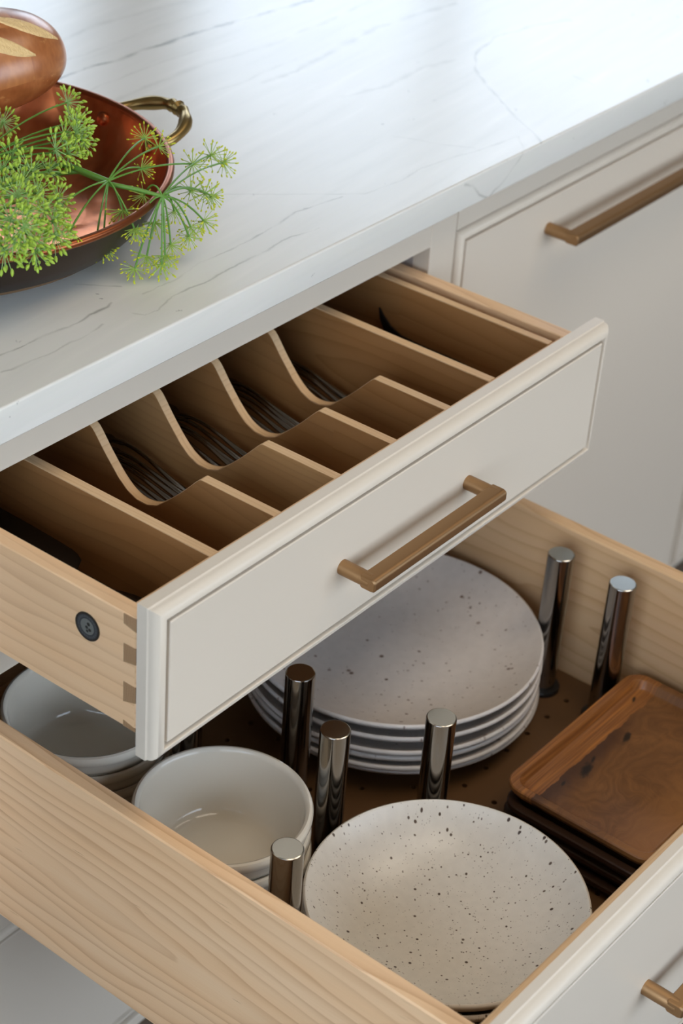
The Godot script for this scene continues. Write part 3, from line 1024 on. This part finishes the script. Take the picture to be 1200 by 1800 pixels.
# ------------------------------------------------------------------ dish drawer
func pegs() -> void:
	var fy := -0.2465
	var spots := [
		[0.518, 0.2104, "bright topped steel drawer peg between the large plates and the right drawer wall"],
		[0.518, 0.2767, "polished steel drawer peg by the far end of the wooden trays"],
		[0.218, 0.1503, "dark steel drawer peg at the large plates' left edge, just below the upper drawer front"],
		[0.1811, 0.2176, "steel drawer peg between the nearer bowls and the large plates, with flat dark top"],
		[0.2522, 0.2702, "steel drawer peg in front of the large plates, above the speckled shallow plate"],
		[0.0511, 0.2778, "steel drawer peg nearest the left wall, in front of the nearer bowls"],
		[0.1530, 0.0850, "steel drawer peg mostly hidden under the upper drawer, behind the nearer bowls"]]
	var first: Node3D = null
	for s in spots:
		var at := d2w(Vector3(s[0], fy, s[1]))
		if first:
			copy(first, s[2], at, rng.randf() * 3.0, "dish drawer pegs")
			continue
		first = thing("drawer_peg", s[2], "peg", at, 0.0, "dish drawer pegs")
		var mb := MB.new()
		var r := 0.0126
		mb.lathe([Vector2(0, 0.005), Vector2(r, 0.005), Vector2(r, 0.1538), Vector2(r - 0.0004, 0.1546)], 40)
		part("post", mb, M.steel, first, Vector3.ZERO, 30.0)
		mb = MB.new()
		mb.lathe([Vector2(r - 0.0004, 0.1546), Vector2(r - 0.0012, 0.1550), Vector2(0, 0.1550)], 40)
		part("cap", mb, M.steel_cap, first, Vector3.ZERO, 20.0)
		mb = MB.new()
		mb.lathe([Vector2(0, 0), Vector2(0.0175, 0), Vector2(0.0175, 0.0035), Vector2(0.0165, 0.0050), Vector2(0, 0.0050)], 32)
		part("foot", mb, M.peg_foot, first, Vector3.ZERO, 30.0)

func plan_uv(r: float) -> Callable:
	return func(p: Vector3, _n: Vector3) -> Vector2: return Vector2(0.5 + p.x / (2.1 * r), 0.5 + p.z / (2.1 * r))

func plates() -> void:
	var fy := -0.2465
	# big plates: shallow coupe with a thin upturned rim
	var R := 0.1383
	var prof := [Vector2(0, 0.0014), Vector2(0.066, 0.0014), Vector2(0.067, 0.0), Vector2(0.071, 0.0), Vector2(0.073, 0.0018), Vector2(0.090, 0.0045), Vector2(0.108, 0.0090), Vector2(0.124, 0.0158), Vector2(0.134, 0.0225), Vector2(R - 0.0008, 0.0262), Vector2(R, 0.0278), Vector2(R - 0.0006, 0.0294), Vector2(R - 0.002, 0.0302), Vector2(R - 0.0036, 0.0296), Vector2(0.128, 0.0248), Vector2(0.115, 0.0178), Vector2(0.098, 0.0112), Vector2(0.075, 0.0066), Vector2(0.060, 0.0054), Vector2(0.045, 0.0050), Vector2(0, 0.0048)]
	var words := ["bottom", "fifth from the top", "fourth from the top", "third from the top", "second from the top", "topmost"]
	var ys := [0.0, 0.0068, 0.0146, 0.0232, 0.0366, 0.0514]
	var c := Vector3(0.4028, 0, 0.1165)
	var first: Node3D = null
	for i in 6:
		var lab: String = "large grey-white speckled plate, %s of the wide plate stack" % words[i]
		var at := Vector3(c.x + [0.002, -0.002, 0.001, -0.001, 0.0015, 0.0][i], fy + ys[i], c.z + [0.001, 0.002, -0.001, 0.001, 0.0, 0.0][i])
		if first: copy(first, lab, at, i * 0.9)
		else:
			first = thing("dinner_plate", lab, "plate", at, 0.0, "large speckled plates")
			var mb := MB.new(); mb.lathe(prof, 112)
			part("plate_body", mb, M.plate_far, first, Vector3.ZERO, 50.0, plan_uv(R))
	# the nearer, smaller and deeper plates
	R = 0.1112
	prof = [Vector2(0, 0.003), Vector2(0.046, 0.003), Vector2(0.047, 0.0), Vector2(0.051, 0.0), Vector2(0.053, 0.004), Vector2(0.068, 0.0095), Vector2(0.084, 0.0160), Vector2(0.097, 0.0250), Vector2(0.106, 0.0345), Vector2(R - 0.0008, 0.0412), Vector2(R, 0.0432), Vector2(R - 0.0005, 0.0450), Vector2(R - 0.002, 0.0458), Vector2(R - 0.0036, 0.0448), Vector2(0.102, 0.0372), Vector2(0.092, 0.0282), Vector2(0.078, 0.0192), Vector2(0.060, 0.0126), Vector2(0.048, 0.0104), Vector2(0.038, 0.0094), Vector2(0, 0.0086)]
	c = Vector3(0.1465, 0, 0.3585)
	first = null
	words = ["lowest", "second from the bottom", "third from the bottom", "second from the top", "topmost"]
	for i in 5:
		var lab: String = "off-white plate with fine brown speckles, %s of the near stack" % words[i]
		var at := Vector3(c.x, fy + i * 0.0116, c.z)
		if first: copy(first, lab, at, i * 1.3)
		else:
			first = thing("pasta_plate", lab, "plate", at, 0.0, "speckled pasta plates")
			var mb := MB.new(); mb.lathe(prof, 112)
			part("plate_body", mb, M.plate_near, first, Vector3.ZERO, 50.0, plan_uv(R))

func bowls() -> void:
	var fy := -0.2465
	var prof := [Vector2(0, 0.003), Vector2(0.037, 0.003), Vector2(0.038, 0.0), Vector2(0.042, 0.0), Vector2(0.044, 0.004), Vector2(0.051, 0.008), Vector2(0.057, 0.016), Vector2(0.0615, 0.027), Vector2(0.0645, 0.039), Vector2(0.0660, 0.0465), Vector2(0.0675, 0.0480), Vector2(0.0692, 0.0500), Vector2(0.0698, 0.0530), Vector2(0.0700, 0.0570), Vector2(0.0712, 0.0585), Vector2(0.0722, 0.0612), Vector2(0.0722, 0.0645), Vector2(0.0710, 0.0668), Vector2(0.0690, 0.0674), Vector2(0.0668, 0.0662), Vector2(0.0655, 0.0630), Vector2(0.0645, 0.0520), Vector2(0.0625, 0.0380), Vector2(0.0590, 0.0250), Vector2(0.0565, 0.0185), Vector2(0.0535, 0.0135), Vector2(0.0500, 0.0104), Vector2(0.0465, 0.0090), Vector2(0.043, 0.0083), Vector2(0, 0.0078)]
	var first: Node3D = null
	var words := ["bottom", "middle", "topmost"]
	for s in [[0.0955, 0.1742, "near stack, beside the left drawer wall"], [0.1125, 0.0090, "rear stack, half under the upper drawer"]]:
		for i in 3:
			var lab: String = "glossy cream bowl, %s of the %s" % [words[i], s[2]]
			var c := Vector3(s[0], 0, s[1])
			var at := Vector3(c.x + [0.001, -0.001, 0.0][i], fy + [0.0, 0.0204, 0.0408][i], c.z)
			if first: copy(first, lab, at, i * 0.7)
			else:
				first = thing("cereal_bowl", lab, "bowl", at, 0.0, "cream bowls")
				var mb := MB.new(); mb.lathe(prof, 96)
				part("bowl_body", mb, M.glaze, first, Vector3.ZERO, 45.0)

# rounded rectangle ring at height y; half sizes a (x), b (z), corner radius r
func rr(a: float, b: float, r: float, y: float, c := Vector2.ZERO) -> Array:
	var out := []
	for q in 4:
		var cx: float = [a - r, -(a - r), -(a - r), a - r][q]
		var cz: float = [b - r, b - r, -(b - r), -(b - r)][q]
		for k in 7:
			var an := PI / 2 * q + PI / 2 * k / 6
			out.append(Vector3(c.x + cx + r * cos(an), y, c.y + cz + r * sin(an)))
	out.reverse()
	return out

func trays() -> void:
	var fy := -0.2465
	var a := 0.1075
	var b := 0.0755
	var rings := [rr(a - 0.012, b - 0.012, 0.010, 0.0), rr(a - 0.004, b - 0.004, 0.016, 0.0035), rr(a, b, 0.018, 0.0095), rr(a, b, 0.018, 0.0132), rr(a - 0.001, b - 0.001, 0.017, 0.0143), rr(a - 0.0075, b - 0.0075, 0.013, 0.0143), rr(a - 0.0085, b - 0.0085, 0.012, 0.0135), rr(a - 0.012, b - 0.012, 0.010, 0.0075), rr(a - 0.015, b - 0.015, 0.009, 0.0062)]
	var first: Node3D = null
	var words := ["lowest", "second from the bottom", "second from the top", "topmost"]
	for i in 4:
		var lab: String = "rectangular dark wood serving tray with raised rim, %s of its stack" % words[i]
		var c := d2w(Vector3(0.429 + [-0.007, -0.004, -0.006, 0.0][i], 0, 0.3695 + [0.006, 0.001, 0.004, 0.0][i]))
		var at := Vector3(c.x, fy + 0.0141 * i, c.z)
		if first:
			var tr := copy(first, lab, at, DY)
			if i == 3: (tr.get_child(0) as MeshInstance3D).material_override = M.walnut  # only the topmost tray goes without the painted shade
		else:
			first = thing("serving_tray", lab, "tray", at, DY, "stacked wooden trays")
			var mb := MB.new(); mb.loft(rings)
			part("tray_body", mb, M.walnut_shaded, first, Vector3.ZERO, 30.0, func(p: Vector3, _n: Vector3) -> Vector2:
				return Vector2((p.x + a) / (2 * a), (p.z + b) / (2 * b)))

# ------------------------------------------------------------------ on the counter
const CT := 0.1996
func pan() -> void:
	var c := Vector3(0.1765, CT, -0.2235)
	var o := thing("copper_pan", "round hammered copper pan with cast brass handles on the marble counter", "pan", c)
	var mb := MB.new()
	mb.lathe([Vector2(0.1905, 0.0600), Vector2(0.1880, 0.0560), Vector2(0.1850, 0.0470), Vector2(0.1780, 0.0330), Vector2(0.1660, 0.0200), Vector2(0.1500, 0.0110), Vector2(0.1320, 0.0065), Vector2(0.1000, 0.0045), Vector2(0.0500, 0.0040), Vector2(0, 0.0040)], 96)
	part("copper_lining", mb, M.copper, o, Vector3.ZERO, 60.0)
	mb = MB.new()
	var ring := []
	for k in 9:
		var a := PI * k / 8
		ring.append(Vector2(0.1915 + 0.0034 * cos(-PI * 0.5 + PI * 1.5 * k / 8), 0.0588 + 0.0034 * sin(-PI * 0.5 + PI * 1.5 * k / 8)))
	mb.lathe(ring, 96)
	part("rolled_rim", mb, M.rim_copper, o, Vector3.ZERO, 60.0)
	mb = MB.new()
	mb.lathe([Vector2(0.1545, 0.0112), Vector2(0.1680, 0.0190), Vector2(0.1800, 0.0320), Vector2(0.1870, 0.0460), Vector2(0.1905, 0.0555)], 96)
	part("outer_wall", mb, M.patina, o, Vector3.ZERO, 35.0)
	mb = MB.new()
	mb.lathe([Vector2(0, 0), Vector2(0.1300, 0.0), Vector2(0.1345, 0.0012), Vector2(0.1530, 0.0085), Vector2(0.1562, 0.0104), Vector2(0.1560, 0.0122), Vector2(0.1540, 0.0120)], 96)
	part("foot_band", mb, M.foot, o, Vector3.ZERO, 35.0)
	for side in [0.27, 0.27 + PI]:
		# cast handle: springs from the wall, bulges to a knop in the middle
		var path := []
		var rad := []
		for k in 29:
			var s := k / 28.0
			var an: float = side + (s - 0.5) * 0.44 * (1.0 + 0.10 * sin(PI * s))
			var rr_ := 0.1900 + 0.044 * pow(sin(PI * s), 0.60)
			path.append(Vector3(rr_ * cos(an), 0.049 + 0.010 * sin(PI * s), rr_ * sin(an)))
			var m := absf(s - 0.5)
			var th := 0.0048 + 0.0016 * smoothstep(0.10, 0.24, m) * (1.0 - smoothstep(0.24, 0.40, m))
			th += 0.0022 * exp(-pow((m - 0.0) / 0.022, 2.0)) + 0.0016 * exp(-pow((m - 0.075) / 0.022, 2.0)) - 0.0008 * exp(-pow((m - 0.035) / 0.012, 2.0))
			rad.append(th)
		mb = MB.new(); mb.tube(path, rad, 12)
		part("handle", mb, M.bronze_old, o, Vector3.ZERO, 60.0)
		for e in [-0.20, 0.20]:
			var an: float = side + e
			var p := Vector3(0.1835 * cos(an), 0.046, 0.1835 * sin(an))
			var inward := Vector3(-cos(an), 0.35, -sin(an)).normalized()
			mb = MB.new()
			mb.tube([p - inward * 0.002, p + inward * 0.0012, p + inward * 0.0026, p + inward * 0.0034], [0.0062, 0.0060, 0.0046, 0.0016], 14)
			part("rivet", mb, M.rim_copper, o, Vector3.ZERO, 60.0)

# the loaf's surface: s along the axis 0..1 from the hidden end to the tip, a round it
var loaf_a := Vector3(0.076, 0.292, -0.310)
var loaf_b := Vector3(0.335, 0.3085, -0.236)
func loaf(s: float, a: float, lift := 0.0) -> Vector3:
	var d := (loaf_b - loaf_a)
	var dir := d.normalized()
	var up := (Vector3.UP - dir * Vector3.UP.dot(dir)).normalized()
	var side := dir.cross(up)
	var e := clampf((s - 0.5) * 2.0, -1.0, 1.0)
	var r := sqrt(maxf(0.0, 1.0 - pow(absf(e), 3.8)))
	var ry := 0.048 * r + lift
	var rz := 0.053 * r + lift
	return loaf_a + d * s + up * (sin(a) * ry * (0.80 if sin(a) < 0.0 else 1.0)) + side * (cos(a) * rz)

func bread() -> void:
	var at := (loaf_a + loaf_b) / 2 - Vector3(0, 0.045, 0)
	var o := thing("bread_loaf", "glossy brown crusty loaf with pale slashes leaning over the pan rim", "bread", at)
	var mb := MB.new()
	mb.has_uv = true
	var ns := 44
	var na := 44
	for i in ns:
		for j in na:
			var q := [Vector2i(i, j), Vector2i(i, j + 1), Vector2i(i + 1, j + 1), Vector2i(i + 1, j)]
			var v := []
			for p in q:
				var s := 0.5 - 0.5 * cos(PI * p.x / ns)
				v.append(loaf(s, -TAU * p.y / na))
			var mid: Vector3 = (v[0] + v[2]) * 0.5
			var ax := loaf_a + (loaf_b - loaf_a) * ((i + 0.5) / ns)
			if (v[1] - v[0]).cross(v[2] - v[0]).dot(mid - ax) < 0.0 and (v[2] - v[0]).cross(v[3] - v[0]).dot(mid - ax) < 0.0:
				v.reverse(); q.reverse()
			mb.quad(v[0], v[1], v[2], v[3])
			for k in [0, 1, 2, 0, 2, 3]:
				mb.uv.append(Vector2(float(q[k].x) / ns * 1.4, float(q[k].y) / na * 1.2))
	part("crust", mb, M.crust, o, at, 80.0)
	# slashes: lens-shaped strips that opened in the oven, lifted a little at their lips
	for sl in [[0.74, 0.945, 0.72, 1.32], [0.60, 0.83, 0.44, 1.12], [0.40, 0.66, 0.42, 1.12]]:
		mb = MB.new()
		var rows := []
		for i in 19:
			var s := i / 18.0
			var row := []
			var w := 0.20 * pow(sin(PI * clampf(s, 0.02, 0.98)), 0.7)
			for j in 9:
				var f := j / 8.0 * 2.0 - 1.0
				var a := lerpf(sl[3], sl[2], s) + f * w
				row.append(loaf(lerpf(sl[0], sl[1], s), a, 0.0016 - 0.0026 * pow(absf(f), 4.0) - 0.0012 * (1.0 - absf(f))))
			rows.append(row)
		var ctr := loaf((sl[0] + sl[1]) / 2, (sl[2] + sl[3]) / 2, -0.02)
		for i in 18:
			for j in 8:
				var v := [rows[i][j], rows[i][j + 1], rows[i + 1][j + 1], rows[i + 1][j]]
				if (v[1] - v[0]).cross(v[2] - v[0]).dot(v[0] - ctr) < 0.0: v.reverse()
				mb.quad(v[0], v[1], v[2], v[3])
		part("score_mark", mb, M.score, o, at, 60.0)

func curve_pts(a: Vector3, b: Vector3, lift: float, n: int) -> Array:
	var out := []
	for i in n:
		var s := float(i) / (n - 1)
		out.append(a.lerp(b, s) + Vector3(0, lift * 4.0 * s * (1.0 - s), 0))
	return out

func ellipsoid(mb: MB, c: Vector3, dir: Vector3, l: float, w: float) -> void:
	mb.tube([c - dir * l, c - dir * l * 0.55, c + dir * l * 0.1, c + dir * l * 0.7, c + dir * l], [w * 0.15, w * 0.85, w, w * 0.6, w * 0.1], 5)

# an umbellet: hair-thin rays from its centre, a floret or a seed at each tip; fans out round +y
func umbellet(seed_: int, n: int, r: float, fat: float, spread: float) -> Array:
	rng.seed = seed_
	var rays := MB.new()
	var tips := MB.new()
	for i in n:
		var th := spread * sqrt((i + 0.5) / n)
		var ph := i * 2.39996 + rng.randf_range(-0.3, 0.3)
		var d := Vector3(sin(th) * cos(ph), cos(th), sin(th) * sin(ph))
		var L := r * rng.randf_range(0.78, 1.08)
		var e := d * L + Vector3(0, -0.10 * L, 0)
		rays.tube([Vector3.ZERO, e * 0.55 + d * r * 0.05, e], [0.00035, 0.00028, 0.00022], 4)
		ellipsoid(tips, e + d * fat * 0.6, (d + Vector3(rng.randf_range(-.3, .3), rng.randf_range(-.3, .3), rng.randf_range(-.3, .3))).normalized(), fat * rng.randf_range(0.8, 1.2), fat * 0.52)
	return [rays, tips]

func dill() -> void:
	# meshes shared by the flower heads
	var flower := []
	for k in 4:
		var u := umbellet(300 + k, 22 + k, 0.0125, 0.00135, 1.5)
		flower.append([bake(u[0], M.ray, Vector3.ZERO, 80.0), bake(u[1], M.floret, Vector3.ZERO, 80.0)])
	var seedy := []
	for k in 3:
		var u := umbellet(340 + k, 30 + k, 0.0135, 0.0024, 1.7)
		seedy.append([bake(u[0], M.ray_pale, Vector3.ZERO, 80.0), bake(u[1], M.seed, Vector3.ZERO, 80.0)])
	rng.seed = 55
	var V := func(x: float, y: float, z: float) -> Vector3: return Vector3(x, y, z)
	var u1 := Vector3(0.2158, 0.2776, -0.0660)
	var u2 := Vector3(0.2448, 0.2656, -0.0358)
	var r1 := [Vector3(0.2858, 0.2846, -0.0929), Vector3(0.2898, 0.2796, -0.0817), Vector3(0.2569, 0.2746, -0.0696), Vector3(0.3089, 0.2656, -0.0616), Vector3(0.1969, 0.2316, -0.0534), Vector3(0.1949, 0.2336, -0.0593), Vector3(0.1580, 0.2776, -0.0589), Vector3(0.1493, 0.2676, -0.0402), Vector3(0.2112, 0.2496, -0.0338), Vector3(0.2129, 0.2596, -0.0480)]
	var r2 := [Vector3(0.3470, 0.2576, -0.0752), Vector3(0.3573, 0.2496, -0.0701), Vector3(0.3085, 0.2446, -0.0470), Vector3(0.3134, 0.2416, -0.0439), Vector3(0.2950, 0.2496, -0.0506), Vector3(0.2869, 0.2336, -0.0287), Vector3(0.2706, 0.2336, -0.0282), Vector3(0.2659, 0.2276, -0.0256), Vector3(0.2478, 0.2256, -0.0286), Vector3(0.2395, 0.2196, -0.0269), Vector3(0.2347, 0.2136, -0.0261), Vector3(0.2175, 0.2116, -0.0386), Vector3(0.2285, 0.2196, -0.0362), Vector3(0.2436, 0.2416, -0.0420), Vector3(0.2459, 0.2596, -0.0560), Vector3(0.2573, 0.2496, -0.0342), Vector3(0.2251, 0.2396, -0.0455)]
	var ls := [Vector3(0.2676, 0.2996, -0.1614), Vector3(0.1935, 0.2996, -0.1006), Vector3(0.2432, 0.2996, -0.1272), Vector3(0.2139, 0.3016, -0.1117), Vector3(0.2285, 0.2946, -0.1071), Vector3(0.2028, 0.2946, -0.0959), Vector3(0.2200, 0.3046, -0.1055)]
	var lm := [Vector3(0.1384, 0.2916, -0.0644), Vector3(0.0843, 0.2976, -0.0367), Vector3(0.1419, 0.2946, -0.0829), Vector3(0.1730, 0.2896, -0.1276), Vector3(0.1223, 0.2846, -0.0323), Vector3(0.0971, 0.2816, -0.0255), Vector3(0.0794, 0.2846, -0.0274), Vector3(0.1527, 0.2846, -0.0582), Vector3(0.1005, 0.2696, -0.0281), Vector3(0.0789, 0.2746, -0.0372), Vector3(0.0991, 0.2996, -0.0339), Vector3(0.1849, 0.2846, -0.0997), Vector3(0.2259, 0.2846, -0.1927), Vector3(0.1122, 0.2996, -0.0580), Vector3(0.1168, 0.2946, -0.0347), Vector3(0.1272, 0.2916, -0.0889), Vector3(0.0768, 0.2896, -0.0478), Vector3(0.0841, 0.2956, -0.0232), Vector3(0.1210, 0.2746, -0.0295), Vector3(0.1597, 0.2846, -0.1233), Vector3(0.1754, 0.2846, -0.1085), Vector3(0.1088, 0.2896, -0.0846)]
	dill_sprig("yellow-green dill flower head with open rays, in the middle of the pan", [Vector3(0.1240, 0.2700, -0.1700), Vector3(0.1563, 0.2776, -0.1483), Vector3(0.1910, 0.2796, -0.1215), Vector3(0.2110, 0.2796, -0.1043), u1], [.0022, .0022, .0024, .0026, .0020], u1, r1, flower, 0.004)
	dill_sprig("yellow-green dill head drooping over the pan's right rim onto the counter", [Vector3(0.1180, 0.2660, -0.1600), Vector3(0.1700, 0.2730, -0.1300), Vector3(0.2143, 0.2766, -0.0960), Vector3(0.2190, 0.2736, -0.0667), Vector3(0.2315, 0.2706, -0.0507), u2], [.0020, .0022, .0022, .0020, .0018, .0014], u2, r2, flower, 0.007)
	var u3 := Vector3(0.1350, 0.2760, -0.1500)
	dill_sprig("dill head with plump green seeds arching up beside the loaf", [Vector3(0.0900, 0.2600, -0.2000), Vector3(0.1100, 0.2700, -0.1750), u3], [.0022, .0022, .0018], u3, ls, seedy, 0.008)
	var u4 := Vector3(0.1050, 0.2700, -0.1000)
	dill_sprig("dense green and yellow dill head heaped at the left front of the pan", [Vector3(0.0700, 0.2560, -0.1900), Vector3(0.0880, 0.2640, -0.1450), u4], [.0022, .0022, .0018], u4, lm, seedy, 0.006)

func dill_sprig(label: String, stem: Array, radii: Array, hub: Vector3, ends: Array, heads: Array, lift: float) -> void:
	var at: Vector3 = stem[0]
	var o := thing("dill_sprig", label, "dill", at)
	var mb := MB.new()
	mb.tube(stem, radii, 10)
	part("stem", mb, M.stalk, o, at, 60.0)
	for e in ends:
		var pts := curve_pts(hub, e, lift * rng.randf_range(0.6, 1.3), 9)
		mb = MB.new()
		mb.tube(pts, [0.0009, 0.00085, 0.00075, 0.0007, 0.0007, 0.0008, 0.0008, 0.0008, 0.0008], 6)
		var ray := part("ray", mb, M.stalk, o, at, 60.0)
		var h: Array = heads[rng.randi() % heads.size()]
		var dir: Vector3 = (pts[8] - pts[6]).normalized()
		var up := (dir + Vector3(rng.randf_range(-.3, .3), rng.randf_range(-.1, .3), rng.randf_range(-.3, .3))).normalized()
		var bs := Basis(Quaternion(Vector3.UP, up)) * Basis(Vector3.UP, rng.randf() * TAU)
		var sc := rng.randf_range(0.9, 1.12)
		var fl := put("flower_cluster", h[1], o)
		fl.transform = Transform3D(bs.scaled(Vector3.ONE * sc), e - at)
		var hr := put("hair_rays", h[0], fl)
		hr.set_meta("kind", "stuff")

# ------------------------------------------------------------------
func _ready() -> void:
	var cam := Camera3D.new()
	cam.name = "camera"
	add_child(cam)
	cam.position = Vector3(-0.7974, 0.8997 + OY, 0.9062)
	cam.rotation_degrees = Vector3(-33.2289, -54.3887, 4.5636)
	cam.near = 0.05
	cam.far = 60.0
	cam.fov = 29.5443
	var lens := CameraAttributesPhysical.new()
	lens.frustum_focal_length = 45.507
	lens.frustum_focus_distance = 1.50
	lens.frustum_near = 0.05
	lens.frustum_far = 60.0
	lens.exposure_aperture = 4.6
	cam.attributes = lens
	cam.current = true

	var env := Environment.new()
	var sky := ProceduralSkyMaterial.new()
	sky.sky_top_color = Color(0.82, 0.90, 1.0)
	sky.sky_horizon_color = Color(0.89, 0.945, 1.0)
	sky.ground_horizon_color = Color(0.74, 0.76, 0.74)
	sky.ground_bottom_color = Color(0.55, 0.56, 0.52)
	sky.sky_curve = 0.4
	sky.sky_energy_multiplier = 2.0
	sky.ground_energy_multiplier = 1.3
	env.background_mode = Environment.BG_SKY
	env.sky = Sky.new()
	env.sky.sky_material = sky
	env.tonemap_mode = Environment.TONE_MAPPER_LINEAR
	env.tonemap_exposure = 1.12
	env.sdfgi_enabled = true
	env.ssao_enabled = true
	env.ssil_enabled = true
	var we := WorldEnvironment.new()
	we.name = "world_environment"
	we.environment = env
	add_child(we)

	materials()
	room()
	cabinets()
	cutlery_insert()
	pan()
	bread()
	dill()
	plates()
	bowls()
	trays()
	pegs()
	cutlery()
